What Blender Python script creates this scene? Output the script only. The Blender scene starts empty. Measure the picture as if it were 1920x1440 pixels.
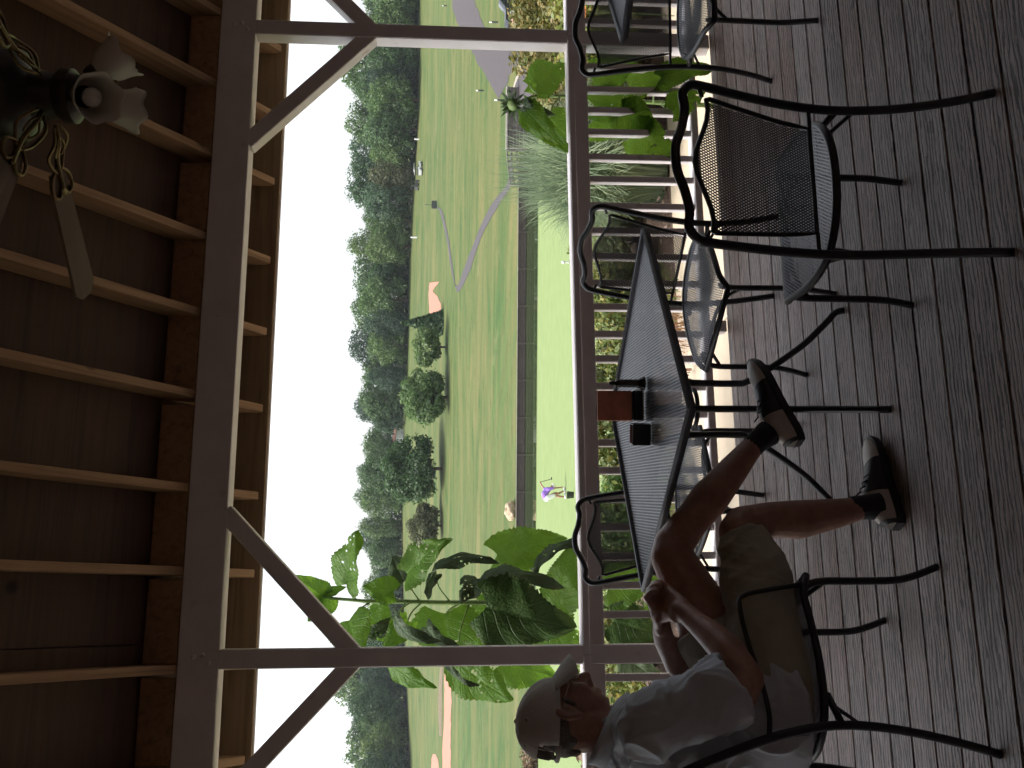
import bpy, bmesh, math, random
import numpy as np
from mathutils import Vector, Matrix, Quaternion, noise
R = math.radians
random.seed(7); rng = np.random.default_rng(7)
S = bpy.context.scene
COL = S.collection

# ------------------------------------------------------------------ camera, sky, sun, exposure
F_PX, CAM_Z = 1800.0, 1.45
_roll = .007
_D = F_PX**2/(7542*_roll+77)
_X = np.array([7542., -77., F_PX]); _X /= np.linalg.norm(_X)
_Dn = np.array([-_roll*_D, _D, F_PX]); _Dn /= np.linalg.norm(_Dn)
_Z = -_Dn; _Z = _Z-_X*(_Z@_X); _Z /= np.linalg.norm(_Z)
_Y = np.cross(_Z, _X)
_Y = _Y if _Y[2] > 0 else -_Y
MW = np.stack([_X, _Y, _Z])                      # camera (right, down, forward) -> world
CAM = np.array([0, 0, CAM_Z])
vR, vD, vF = MW[:, 0], MW[:, 1], MW[:, 2]
cd = bpy.data.cameras.new('camera'); cam = bpy.data.objects.new('camera', cd); COL.objects.link(cam)
cd.sensor_fit = 'HORIZONTAL'; cd.sensor_width = 36; cd.lens = F_PX/1920*36
cd.clip_start = .05; cd.clip_end = 4000
cm = Matrix.Identity(4)
for i in range(3):
    cm[i][0], cm[i][1], cm[i][2], cm[i][3] = vD[i], vR[i], -vF[i], CAM[i]   # the phone was held upright: picture right is down
cam.matrix_world = cm
S.camera = cam

SUN_EL, SUN_AZ = R(60), R(-72)                    # azimuth clockwise from +Y
W = bpy.data.worlds.new('World'); S.world = W; W.use_nodes = True
wn = W.node_tree; wn.nodes.clear()
sky = wn.nodes.new('ShaderNodeTexSky'); sky.sky_type = 'NISHITA'; sky.sun_disc = False
sky.sun_elevation = SUN_EL; sky.sun_rotation = SUN_AZ; sky.dust_density = 4.0; sky.air_density = 1.0; sky.ozone_density = 1.0
hs = wn.nodes.new('ShaderNodeHueSaturation'); hs.inputs['Saturation'].default_value = .30
bg = wn.nodes.new('ShaderNodeBackground'); bg.inputs['Strength'].default_value = .15
wo = wn.nodes.new('ShaderNodeOutputWorld')
wn.links.new(sky.outputs[0], hs.inputs['Color']); wn.links.new(hs.outputs[0], bg.inputs[0]); wn.links.new(bg.outputs[0], wo.inputs[0])
sl = bpy.data.lights.new('sun', 'SUN'); sl.energy = 1.5; sl.angle = R(12); sl.color = (1, .95, .86)
sun = bpy.data.objects.new('sun', sl); COL.objects.link(sun)
sdir = Vector((math.sin(SUN_AZ)*math.cos(SUN_EL), math.cos(SUN_AZ)*math.cos(SUN_EL), math.sin(SUN_EL)))
sun.rotation_euler = (-sdir).to_track_quat('-Z', 'Y').to_euler()
S.view_settings.view_transform = 'Standard'; S.view_settings.look = 'None'
S.view_settings.gamma = 1; S.view_settings.use_curve_mapping = False
S.view_settings.exposure = 1.45
S.cycles.max_bounces = 8; S.cycles.diffuse_bounces = 5; S.cycles.transparent_max_bounces = 16

# ------------------------------------------------------------------ helpers: photo point -> place
def ray(x, y): return MW@np.array([720.-y, x-960., F_PX])
def on_z(x, y, z=0.):
    d = ray(x, y); return Vector(CAM+d*((z-CAM_Z)/d[2]))
def on_y(x, y, Y):
    d = ray(x, y); return Vector(CAM+d*(Y/d[1]))
def at_d(x, y, dep): return Vector(CAM+ray(x, y)*(dep/F_PX))
FH = np.array([vF[0], vF[1]]); FH /= np.linalg.norm(FH); RH = np.array([FH[1], -FH[0]])
def ld(x, y): return x*RH[0]+y*RH[1], x*FH[0]+y*FH[1]
def xy(l, d): return l*RH[0]+d*FH[0], l*RH[1]+d*FH[1]

# ------------------------------------------------------------------ helpers: meshes and objects
class MB:
    def __init__(s): s.v, s.f, s.uv = [], [], {}
    def add(s, vs, fs):
        o = len(s.v); s.v += [tuple(p) for p in vs]; s.f += [tuple(i+o for i in f) for f in fs]
    def box(s, x0, x1, y0, y1, z0, z1, m=None):
        vs = [(x, y, z) for z in (z0, z1) for y in (y0, y1) for x in (x0, x1)]
        if m: vs = [m@Vector(p) for p in vs]
        s.add(vs, [(0, 2, 3, 1), (4, 5, 7, 6), (0, 1, 5, 4), (2, 6, 7, 3), (0, 4, 6, 2), (1, 3, 7, 5)])
    def tube(s, pts, r, n=8, closed=False, caps=True):
        pts = [Vector(p) for p in pts]; N = len(pts)
        rr = r if isinstance(r, (list, tuple)) else [r]*N
        ts = []
        for i in range(N):
            a = pts[i-1] if (i or closed) else pts[0]; b = pts[(i+1) % N] if (i < N-1 or closed) else pts[-1]
            t = (b-a); ts.append(t.normalized() if t.length > 1e-9 else Vector((0, 0, 1)))
        u = ts[0].orthogonal().normalized(); vs = []
        for i in range(N):
            u = (u-ts[i]*u.dot(ts[i])).normalized(); w = ts[i].cross(u)
            for k in range(n):
                a = 2*math.pi*k/n; vs.append(pts[i]+(u*math.cos(a)+w*math.sin(a))*rr[i])
        fs = []
        for i in range(N if closed else N-1):
            j = (i+1) % N
            for k in range(n):
                k2 = (k+1) % n; fs.append((i*n+k, i*n+k2, j*n+k2, j*n+k))
        if caps and not closed:
            fs.append(tuple(range(n-1, -1, -1))); fs.append(tuple(range((N-1)*n, N*n)))
        s.add(vs, fs)
    def lathe(s, prof, c=(0, 0, 0), ax=(0, 0, 1), n=16, wave=None):
        ax = Vector(ax).normalized(); u = ax.orthogonal().normalized(); w = ax.cross(u); c = Vector(c); vs = []
        for (r, z) in prof:
            for k in range(n):
                a = 2*math.pi*k/n; q = wave(r, z, a) if wave else (r, z)
                vs.append(c+ax*q[1]+(u*math.cos(a)+w*math.sin(a))*max(q[0], 1e-4))
        fs = []
        for i in range(len(prof)-1):
            for k in range(n):
                k2 = (k+1) % n; fs.append((i*n+k, i*n+k2, (i+1)*n+k2, (i+1)*n+k))
        s.add(vs, fs)
    def ball(s, c, r, n=12):
        rad = r if isinstance(r, (tuple, list)) else (r, r, r)
        rows = n//2; c = Vector(c); vs = [c+Vector((0, 0, rad[2]))]
        for i in range(1, rows):
            th = math.pi*i/rows
            for k in range(n):
                a = 2*math.pi*k/n
                vs.append(c+Vector((rad[0]*math.sin(th)*math.cos(a), rad[1]*math.sin(th)*math.sin(a), rad[2]*math.cos(th))))
        vs.append(c-Vector((0, 0, rad[2]))); e = len(vs)-1
        fs = [(0, 1+k, 1+(k+1) % n) for k in range(n)]
        for i in range(rows-2):
            for k in range(n):
                a = 1+i*n+k; b = 1+i*n+(k+1) % n; fs.append((a, a+n, b+n, b))
        o = 1+(rows-2)*n
        fs += [(o+k, e, o+(k+1) % n) for k in range(n)]
        s.add(vs, fs)
    def rcone(s, p0, r0, p1, r1, n=14):
        s.ball(p0, r0, n); s.ball(p1, r1, n)
        s.tube([p0, p1], [r0, r1], n)
    def chain(s, pr, n=14):
        for (a, ra), (b, rb) in zip(pr, pr[1:]): s.rcone(a, ra, b, rb, n)
    def mesh(s, name, mat=None, smooth=40):
        me = bpy.data.meshes.new(name); me.from_pydata(s.v, [], s.f); me.update()
        if mat: me.materials.append(mat)
        if smooth:
            me.polygons.foreach_set('use_smooth', [True]*len(me.polygons))
            if smooth < 180: me.set_sharp_from_angle(angle=R(smooth))
        return me
    def obj(s, name, mat=None, parent=None, smooth=40, loc=None):
        return link(name, s.mesh(name, mat, smooth), parent, loc)
def link(name, me, parent=None, loc=None):
    o = bpy.data.objects.new(name, me); COL.objects.link(o)
    if parent is not None: o.parent = parent
    if loc is not None: o.location = loc
    return o
def tag(o, label=None, cat=None, group=None, kind=None):
    for k, v in (('label', label), ('category', cat), ('group', group), ('kind', kind)):
        if v: o[k] = v
    return o
def thing(name, label, cat, loc=(0, 0, 0), rz=0, group=None):
    o = bpy.data.objects.new(name, None); COL.objects.link(o); o.empty_display_size = .1
    o.location = loc; o.rotation_euler = (0, 0, rz); return tag(o, label, cat, group)
def copy_tree(o, parent=None):
    c = o.copy(); COL.objects.link(c)
    if parent: c.parent = parent
    for ch in list(o.children): copy_tree(ch, c)
    return c
def cham(name, sx, sy, sz, c, mat):               # board with eased edges, centred on its own origin
    bm = bmesh.new(); hx, hy, hz = sx/2, sy/2, sz/2
    for a in (-1, 1):
        for b in (-1, 1):
            for d in (-1, 1):
                bm.verts.new((a*(hx-c), b*(hy-c), d*hz)); bm.verts.new((a*(hx-c), b*hy, d*(hz-c))); bm.verts.new((a*hx, b*(hy-c), d*(hz-c)))
    bmesh.ops.convex_hull(bm, input=bm.verts)
    bmesh.ops.dissolve_limit(bm, angle_limit=R(2), verts=bm.verts, edges=bm.edges)
    me = bpy.data.meshes.new(name); bm.to_mesh(me); bm.free(); me.materials.append(mat); return me
def board(name, x0, x1, y0, y1, z0, z1, mat, parent=None, c=.004):
    me = cham(name, x1-x0, y1-y0, z1-z0, c, mat)
    return link(name, me, parent, ((x0+x1)/2, (y0+y1)/2, (z0+z1)/2))
def smooth_pts(P, n=6, closed=False):
    P = [Vector(p) for p in P]; out = []; N = len(P)
    for i in range(N if closed else N-1):
        p0 = P[i-1] if (i or closed) else P[0]*2-P[1]; p1 = P[i]; p2 = P[(i+1) % N]
        p3 = P[(i+2) % N] if (i+2 < N or closed) else P[-1]*2-P[-2]
        for k in range(n):
            t = k/n
            out.append(.5*((2*p1)+(p2-p0)*t+(2*p0-5*p1+4*p2-p3)*t*t+(3*p1-p0-3*p2+p3)*t**3))
    if not closed: out.append(P[-1])
    return out
def remesh(mb, voxel, it=6, f=.5):
    me = mb.mesh('tmp', None, 0); o = link('tmp', me)
    m = o.modifiers.new('r', 'REMESH'); m.mode = 'VOXEL'; m.voxel_size = voxel
    if it:
        m2 = o.modifiers.new('s', 'SMOOTH'); m2.factor = f; m2.iterations = it
    dg = bpy.context.evaluated_depsgraph_get(); dg.update()
    r = bpy.data.meshes.new_from_object(o.evaluated_get(dg)); bpy.data.objects.remove(o); bpy.data.meshes.remove(me)
    r.polygons.foreach_set('use_smooth', [True]*len(r.polygons)); return r
def leafcloud(pts, nrm, size, name, mat, asp=1.6, tilt=.9):
    """many separate leaf faces: one quad each, bent along its middle"""
    N = len(pts); n = nrm+rng.normal(0, tilt*.5, (N, 3)); n /= np.linalg.norm(n, axis=1)[:, None]
    t = rng.normal(0, 1, (N, 3)); t -= n*(t*n).sum(1)[:, None]; t /= np.linalg.norm(t, axis=1)[:, None]
    b = np.cross(n, t); s = (size*rng.uniform(.6, 1.3, N))[:, None]
    v = np.empty((N, 4, 3))
    v[:, 0] = pts-t*s*asp*.5; v[:, 1] = pts+b*s*.5+n*s*.12; v[:, 2] = pts+t*s*asp*.5-n*s*.15; v[:, 3] = pts-b*s*.5+n*s*.12
    me = bpy.data.meshes.new(name); me.vertices.add(4*N); me.loops.add(4*N); me.polygons.add(N)
    me.vertices.foreach_set('co', v.reshape(-1)); me.loops.foreach_set('vertex_index', np.arange(4*N))
    me.polygons.foreach_set('loop_start', np.arange(N)*4); me.update(); me.materials.append(mat); return me

# ------------------------------------------------------------------ materials
class NT:
    def __init__(s, name):
        s.m = bpy.data.materials.new(name); s.m.use_nodes = True; s.t = s.m.node_tree; s.n = s.t.nodes
        s.b = s.n['Principled BSDF']; s.out = s.n['Material Output']
    def new(s, t, **k):
        a = s.n.new('ShaderNode'+t)
        for q, v in k.items(): setattr(a, q, v)
        return a
    def l(s, a, b): s.t.links.new(a, b)
    def coord(s, scale=(1, 1, 1), rnd=0, kind='Object'):
        tc = s.new('TexCoord'); mp = s.new('Mapping'); mp.inputs['Scale'].default_value = scale
        s.l(tc.outputs[kind], mp.inputs['Vector'])
        if rnd:
            oi = s.new('ObjectInfo'); ml = s.new('Math', operation='MULTIPLY'); ml.inputs[1].default_value = rnd
            s.l(oi.outputs['Random'], ml.inputs[0]); s.l(ml.outputs[0], mp.inputs['Location'])
        return mp.outputs[0]
    def noise(s, vec, scale, detail=4, rough=.6, dist=0):
        a = s.new('TexNoise'); a.inputs['Scale'].default_value = scale; a.inputs['Detail'].default_value = detail
        a.inputs['Roughness'].default_value = rough; a.inputs['Distortion'].default_value = dist
        if vec: s.l(vec, a.inputs['Vector'])
        return a.outputs['Fac']
    def ramp(s, fac, stops):
        a = s.new('ValToRGB'); e = a.color_ramp.elements
        while len(e) < len(stops): e.new(.5)
        for q, (p, c) in zip(e, stops): q.position = p; q.color = (*c, 1)
        s.l(fac, a.inputs[0]); return a.outputs[0]
    def mix(s, fac, a, b, mode='MIX'):
        m = s.new('Mix', data_type='RGBA', blend_type=mode)
        for sock, v in ((m.inputs[0], fac), (m.inputs[6], a), (m.inputs[7], b)):
            if isinstance(v, (int, float)): sock.default_value = v
            elif isinstance(v, tuple): sock.default_value = (*v, 1)
            else: s.l(v, sock)
        return m.outputs[2]
    def mapr(s, v, a, b, c, d):
        m = s.new('MapRange'); s.l(v, m.inputs[0])
        for i, q in enumerate((a, b, c, d)): m.inputs[i+1].default_value = q
        return m.outputs[0]
    def bump(s, h, st, dist=.01):
        b = s.new('Bump'); b.inputs['Strength'].default_value = st; b.inputs['Distance'].default_value = dist
        s.l(h, b.inputs['Height']); s.l(b.outputs[0], s.b.inputs['Normal'])
    def col(s, c):
        if isinstance(c, tuple): s.b.inputs['Base Color'].default_value = (*c, 1)
        else: s.l(c, s.b.inputs['Base Color'])
    def set(s, **k):
        for q, v in k.items(): s.b.inputs[q.replace('_', ' ')].default_value = v
        return s
def simple(name, c, rough=.6, var=.25, scale=20, bump=.1, stretch=(1, 1, 1), rnd=0, metal=0, spec=.5, dist=.004):
    q = NT(name); v = q.coord(stretch, rnd); f = q.noise(v, scale)
    lo = tuple(x*(1-var) for x in c); hi = tuple(min(x*(1+var), 1) for x in c)
    q.col(q.ramp(f, [(.3, lo), (.7, hi)])); q.set(Roughness=rough, Metallic=metal, Specular_IOR_Level=spec)
    if bump: q.bump(f, bump, dist)
    return q.m

def m_paint():
    q = NT('white_paint'); v = q.coord((1, 1, 1), 30); a = q.noise(v, 6, 5); g = q.noise(q.coord((1.5, 25, 25), 30), 5, 4)
    c = q.ramp(a, [(.3, (.69, .645, .645)), (.7, (.79, .75, .755))])
    k = q.noise(v, 9, 2, .5); kk = q.ramp(k, [(.70, (0, 0, 0)), (.78, (.5, .5, .5))])
    q.col(q.mix(kk, c, (.42, .37, .32))); q.set(Roughness=.55); q.bump(g, .25, .002); return q.m
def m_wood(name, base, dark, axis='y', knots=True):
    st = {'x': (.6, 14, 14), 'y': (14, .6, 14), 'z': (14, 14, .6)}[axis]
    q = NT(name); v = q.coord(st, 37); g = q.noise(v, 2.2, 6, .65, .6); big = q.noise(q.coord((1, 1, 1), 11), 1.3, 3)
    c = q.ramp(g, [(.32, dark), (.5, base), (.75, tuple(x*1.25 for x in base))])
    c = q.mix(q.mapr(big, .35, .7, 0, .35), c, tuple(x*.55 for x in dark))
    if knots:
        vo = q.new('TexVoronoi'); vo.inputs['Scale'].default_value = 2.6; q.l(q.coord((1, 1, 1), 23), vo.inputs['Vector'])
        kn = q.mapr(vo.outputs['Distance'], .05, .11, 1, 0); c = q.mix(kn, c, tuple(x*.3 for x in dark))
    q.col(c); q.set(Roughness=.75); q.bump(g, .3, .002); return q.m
def m_deck():
    q = NT('grey_composite_decking'); v = q.coord((.9, 16, 16), 61)
    n1 = q.noise(q.coord((.5, 3.2, 3), 61), 1.6, 3, .5)
    wv = q.new('TexWave', wave_type='BANDS', bands_direction='Y'); wv.inputs['Scale'].default_value = 18; wv.inputs['Distortion'].default_value = 9
    wv.inputs['Detail'].default_value = 4; wv.inputs['Detail Scale'].default_value = 1.7; wv.inputs['Detail Roughness'].default_value = .6
    q.l(q.coord((.20, 1, 1), 61), wv.inputs['Vector'])
    fib = q.noise(v, 9, 5, .7)
    oi = q.new('ObjectInfo')
    base = q.ramp(oi.outputs['Random'], [(0, (.350, .218, .180)), (.25, (.420, .340, .312)), (.5, (.370, .236, .196)), (.75, (.37, .292, .265)), (1, (.455, .385, .362))])
    lines = q.mapr(wv.outputs['Fac'], .12, .5, 0, 1)
    c = q.mix(q.mapr(fib, .36, .64, .75, 0), base, (.085, .064, .056))
    lm = q.new('Math', operation='SUBTRACT'); lm.inputs[0].default_value = 1.0; q.l(lines, lm.inputs[1])
    lm2 = q.new('Math', operation='MAXIMUM'); q.l(lm.outputs[0], lm2.inputs[0]); lm2.inputs[1].default_value = 0
    c = q.mix(lm2.outputs[0], c, (.04, .03, .026)); c = q.mix(q.mapr(n1, .4, .7, 0, .3), c, (.45, .405, .395))
    st = q.noise(q.coord((1.4, 1.4, 1.4), 5), 1.7, 5, .65); c = q.mix(q.mapr(st, .52, .75, 0, .6), c, (.09, .07, .06)); sk = q.noise(q.coord((.35, 7, 7), 71), 1.4, 4, .6); c = q.mix(q.mapr(sk, .5, .72, 0, .5), c, (.115, .085, .075)); sp_ = q.noise(q.coord((1, 1, 1), 17), 8, 2, .4); c = q.mix(q.mapr(sp_, .74, .77, 0, .7), c, (.03, .025, .022))
    q.col(c); q.set(Roughness=.5, Specular_IOR_Level=.5)
    hh = q.new('Math', operation='ADD'); q.l(lines, hh.inputs[0]); q.l(fib, hh.inputs[1]); q.bump(hh.outputs[0], .9, .003); return q.m
def m_leaf(name, c1, c2, c3=None, trans=.35, hue_obj=True, rough=.6):
    q = NT(name); g = q.new('NewGeometry'); oi = q.new('ObjectInfo')
    stops = [(0, c1), (.6, c2)] + ([(1, c3)] if c3 else [(1, c2)])
    c = q.ramp(g.outputs['Random Per Island'], stops)
    if hue_obj:
        h = q.new('HueSaturation'); q.l(c, h.inputs['Color']); q.l(q.mapr(oi.outputs['Random'], 0, 1, .72, 1.3), h.inputs['Value'])
        q.l(q.mapr(oi.outputs['Random'], 0, 1, .515, .485), h.inputs['Hue']); c = h.outputs[0]
    d = q.new('BsdfDiffuse'); t = q.new('BsdfTranslucent'); gl = q.new('BsdfGlossy'); gl.inputs['Roughness'].default_value = .5
    q.l(c, d.inputs[0]); q.l(c, t.inputs[0])
    m = q.new('MixShader'); m.inputs[0].default_value = trans; q.l(d.outputs[0], m.inputs[1]); q.l(t.outputs[0], m.inputs[2])
    m2 = q.new('MixShader'); m2.inputs[0].default_value = .03; q.l(m.outputs[0], m2.inputs[1]); q.l(gl.outputs[0], m2.inputs[2])
    q.n.remove(q.b); q.l(m2.outputs[0], q.out.inputs[0]); return q.m
def m_sunleaf(name, top, under, trans=.5):
    q = NT(name); tc = q.new('TexCoord'); sp = q.new('SeparateXYZ'); q.l(tc.outputs['UV'], sp.inputs[0])
    ax = q.new('Math', operation='ABSOLUTE'); q.l(sp.outputs[0], ax.inputs[0])            # |u| : 0 on the midrib
    mid = q.mapr(ax.outputs[0], .012, .05, 1, 0)
    s1 = q.new('Math', operation='MULTIPLY_ADD'); q.l(ax.outputs[0], s1.inputs[0]); s1.inputs[1].default_value = -.62; q.l(sp.outputs[1], s1.inputs[2])
    s2 = q.new('Math', operation='MULTIPLY'); q.l(s1.outputs[0], s2.inputs[0]); s2.inputs[1].default_value = 6.5
    s3 = q.new('Math', operation='FRACT'); q.l(s2.outputs[0], s3.inputs[0])
    s4 = q.new('Math', operation='SUBTRACT'); q.l(s3.outputs[0], s4.inputs[0]); s4.inputs[1].default_value = .5
    s5 = q.new('Math', operation='ABSOLUTE'); q.l(s4.outputs[0], s5.inputs[0])
    vein = q.mapr(s5.outputs[0], .02, .09, 1, 0)
    mx = q.new('Math', operation='MAXIMUM'); q.l(mid, mx.inputs[0]); q.l(vein, mx.inputs[1])
    n = q.noise(q.coord((1, 1, 1), 9), 30, 5); n2 = q.noise(q.coord((1, 1, 1), 9), 7, 3)
    c = q.mix(q.mapr(n, .3, .7, 0, .5), top, tuple(x*.62 for x in top)); c = q.mix(q.mapr(n2, .5, .75, 0, .35), c, (top[0]*1.5, top[1]*1.15, top[2]))
    sx = q.new('Math', operation='ABSOLUTE'); q.l(sp.outputs[0], sx.inputs[0]); n3 = q.noise(q.coord((1, 1, 1), 9), 26, 5, .7); n4 = q.noise(q.coord((1, 1, 1), 9), 55, 3, .6)
    ed = q.new('Math', operation='MULTIPLY_ADD'); q.l(n3, ed.inputs[0]); ed.inputs[1].default_value = .16; q.l(sx.outputs[0], ed.inputs[2])
    g = q.new('NewGeometry'); c = q.mix(g.outputs['Backfacing'], c, under)
    c = q.mix(q.mapr(ed.outputs[0], .56, .60, 0, .8), c, (.11, .085, .03)); c = q.mix(q.mapr(n4, .70, .74, 0, .75), c, (.10, .075, .03))
    vm = q.new('Math', operation='MULTIPLY'); q.l(mx.outputs[0], vm.inputs[0]); vm.inputs[1].default_value = .13
    c = q.mix(vm.outputs[0], c, tuple(min(1, x*1.6+.006) for x in top))
    d = q.new('BsdfDiffuse'); t = q.new('BsdfTranslucent'); gl = q.new('BsdfGlossy'); gl.inputs['Roughness'].default_value = .45
    b = q.new('Bump'); b.inputs['Strength'].default_value = .7; b.inputs['Distance'].default_value = .004
    fn = q.new('TexVoronoi'); fn.inputs['Scale'].default_value = 75; q.l(q.coord((1, 1, 1), 9), fn.inputs['Vector'])
    bs = q.new('Math', operation='SUBTRACT'); q.l(fn.outputs['Distance'], bs.inputs[0]); q.l(mx.outputs[0], bs.inputs[1]); q.l(bs.outputs[0], b.inputs['Height'])
    for s in (d, t, gl): q.l(b.outputs[0], s.inputs['Normal'])
    q.l(c, d.inputs[0]); tt = q.mix(.5, c, (top[0]*2.0, top[1]*1.6, top[2]*.6)); q.l(tt, t.inputs[0])
    m = q.new('MixShader'); m.inputs[0].default_value = trans; q.l(d.outputs[0], m.inputs[1]); q.l(t.outputs[0], m.inputs[2])
    m2 = q.new('MixShader'); m2.inputs[0].default_value = .014; q.l(m.outputs[0], m2.inputs[1]); q.l(gl.outputs[0], m2.inputs[2])
    q.n.remove(q.b); q.l(m2.outputs[0], q.out.inputs[0]); return q.m
def m_grass(name, green, dry, drymix=.5, stripe=True):
    q = NT(name); tc = q.new('TexCoord'); rot = q.new('Mapping'); rot.inputs['Rotation'].default_value = (0, 0, math.atan2(RH[1], RH[0])*-1)
    q.l(tc.outputs['Object'], rot.inputs['Vector'])
    m1 = q.new('Mapping'); m1.inputs['Rotation'].default_value = (0, 0, .25); m1.inputs['Scale'].default_value = (.020, .042, 1); q.l(rot.outputs[0], m1.inputs['Vector'])
    m3 = q.new('Mapping'); m3.inputs['Rotation'].default_value = (0, 0, -.12); m3.inputs['Scale'].default_value = (.16, .34, 1); q.l(rot.outputs[0], m3.inputs['Vector'])
    a = q.noise(m1.outputs[0], 1.6, 6, .66, 1.6); b = q.noise(m3.outputs[0], 1.3, 6, .7, .8); c3 = q.noise(tc.outputs['Object'], 2.5, 5, .7)
    c = q.mix(q.mapr(a, .42, .64, 0, drymix), green, dry)
    c = q.mix(q.mapr(b, .42, .62, 0, drymix*.8), c, tuple(.5*(x+y) for x, y in zip(green, dry)))
    c = q.mix(q.mapr(c3, .3, .7, .28, 0), c, tuple(x*.6 for x in green))
    ro2 = q.new('Mapping'); ro2.inputs['Rotation'].default_value = (0, 0, .85); q.l(rot.outputs[0], ro2.inputs['Vector'])
    mw = q.new('TexWave', wave_type='BANDS', bands_direction='Y'); mw.inputs['Scale'].default_value = .085; mw.inputs['Distortion'].default_value = 1.2; mw.inputs['Detail'].default_value = 3; q.l(ro2.outputs[0], mw.inputs['Vector'])
    msk = q.noise(rot.outputs[0], .02, 2); mm_ = q.new('Math', operation='MULTIPLY'); q.l(q.mapr(mw.outputs['Fac'], .35, .65, 0, .32), mm_.inputs[0]); q.l(q.mapr(msk, .4, .6, 0, 1), mm_.inputs[1])
    c = q.mix(mm_.outputs[0], c, tuple(x*1.45 for x in green))
    wr_ = q.noise(tc.outputs['Object'], .16, 6, .7, .5); c = q.mix(q.mapr(wr_, .60, .74, 0, .55), c, (.20, .165, .085))
    sc_ = q.noise(tc.outputs['Object'], .5, 5, .75); c = q.mix(q.mapr(sc_, .56, .70, 0, .45), c, tuple(x*.62 for x in green))
    if stripe:
        sp = q.new('SeparateXYZ'); q.l(rot.outputs[0], sp.inputs[0]); w = q.new('TexWave', wave_type='BANDS', bands_direction='Y')
        w.inputs['Scale'].default_value = .03; w.inputs['Distortion'].default_value = 9; w.inputs['Detail Scale'].default_value = .02; q.l(rot.outputs[0], w.inputs['Vector'])
        c = q.mix(q.mapr(w.outputs['Fac'], .3, .8, 0, .10), c, tuple(x*.8 for x in green))
    q.col(c); q.set(Roughness=.9, Specular_IOR_Level=.1); q.bump(c3, .3, .03); return q

PAINT = m_paint()
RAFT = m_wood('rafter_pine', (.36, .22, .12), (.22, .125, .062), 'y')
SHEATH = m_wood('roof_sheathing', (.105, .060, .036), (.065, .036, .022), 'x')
DECK = m_deck(); SUBF = m_wood('brown_subfascia', (.26, .17, .095), (.17, .10, .052), 'x')
BLACK = simple('black_powder_coat', (.020, .020, .023), .40, .2, 60, .08)
MESHM = simple('sky_sheen_seat_mesh', (.075, .075, .088), .36, .2, 60, 0)  # black metal lightened: sky reflection on the seats put into the colour
TABLEM = simple('sky_sheen_table_mesh', (.10, .103, .118), .36, .15, 40, 0)  # sky sheen on the tabletop painted into its base colour
BRASS = simple('antique_brass', (.17, .115, .055), .35, .3, 40, .1, metal=1)
DARKM = simple('dark_bronze', (.03, .024, .02), .4, .3, 30, .1)
CONC = simple('cream_concrete', (.46, .385, .29), .85, .12, 3, .15, rnd=9)
MULCH = simple('brown_mulch', (.13, .085, .065), .95, .6, 55, 1.0, dist=.03)
TRUNK = simple('tree_bark', (.07, .055, .042), .9, .4, 8, .6, stretch=(4, 4, .6), dist=.03)

# ------------------------------------------------------------------ terrain
PROF = np.array([(-60, -.16), (6.6, -.16), (8.5, -.30), (13, -1.1), (26, -2.9), (40, -4.05), (48, -4.36), (58, -4.50), (62.4, -4.66), (80.2, -4.80),
                 (90, -4.05), (105, -2.9), (130, -.9), (158, 1.35), (175, 2.8), (200, 4.9), (230, 8.0), (258, 11.0), (300, 14.0), (360, 18), (460, 20), (900, 24)])
def sstep(a, b, x):
    t = np.clip((x-a)/(b-a), 0, 1); return t*t*(3-2*t)
def zg(l, d, pond=True):
    l = np.asarray(l, float); d = np.asarray(d, float)
    z = np.interp(d, PROF[:, 0], PROF[:, 1])
    z = z+(np.sin(l*.021+1.1)*1.0+np.sin(l*.047+d*.012)*.5)*sstep(95, 190, d)*(1-.5*sstep(300, 500, d))
    z = z-sstep(20, 90, l)*sstep(150, 250, d)*1.7
    if pond:
        m = sstep(62.3, 62.9, d)*(1-sstep(79.6, 79.9, d))*sstep(-19, -17.5, l)*(1-sstep(25.5, 26.5, l))
        z = z-1.5*m
    return z
def hit(x, y, dmin=7.5, dmax=420, pond=False):
    dd = ray(x, y); a = np.linspace(dmin, dmax, 4000)/F_PX
    P = CAM[None]+a[:, None]*dd[None]; l = P[:, 0]*RH[0]+P[:, 1]*RH[1]; d = P[:, 0]*FH[0]+P[:, 1]*FH[1]
    g = P[:, 2]-zg(l, d, pond); i = np.argmax(g < 0) if (g < 0).any() else len(a)-1
    return Vector(P[i])
def gz(x, y, pond=False):
    l, d = ld(x, y); return float(zg(l, d, pond))
ds = np.unique(np.concatenate([np.linspace(-40, 6, 8), np.linspace(6.5, 62, 90), np.linspace(62, 63.2, 9), np.linspace(63.5, 79.4, 12), np.linspace(79.5, 80.4, 10), np.linspace(81, 200, 110), np.linspace(202, 420, 90), np.linspace(440, 900, 14)]))
lt = np.unique(np.concatenate([np.linspace(-700, -160, 12), np.linspace(-150, -30, 40), np.linspace(-29, -14, 31), np.linspace(-13.5, 19, 40), np.linspace(19.5, 24, 19), np.linspace(25, 190, 66), np.linspace(200, 700, 12)]))
LL, DD = np.meshgrid(lt, ds); ZZ = zg(LL, DD)
XX = LL*RH[0]+DD*FH[0]; YY = LL*RH[1]+DD*FH[1]
nl, nd = len(lt), len(ds)
vs = np.stack([XX, YY, ZZ], -1).reshape(-1, 3)
fs = [(i*nl+j, i*nl+j+1, (i+1)*nl+j+1, (i+1)*nl+j) for i in range(nd-1) for j in range(nl-1)]
me = bpy.data.meshes.new('ground'); me.from_pydata(vs.tolist(), [], fs); me.update()
me.polygons.foreach_set('use_smooth', [True]*len(me.polygons))
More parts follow.
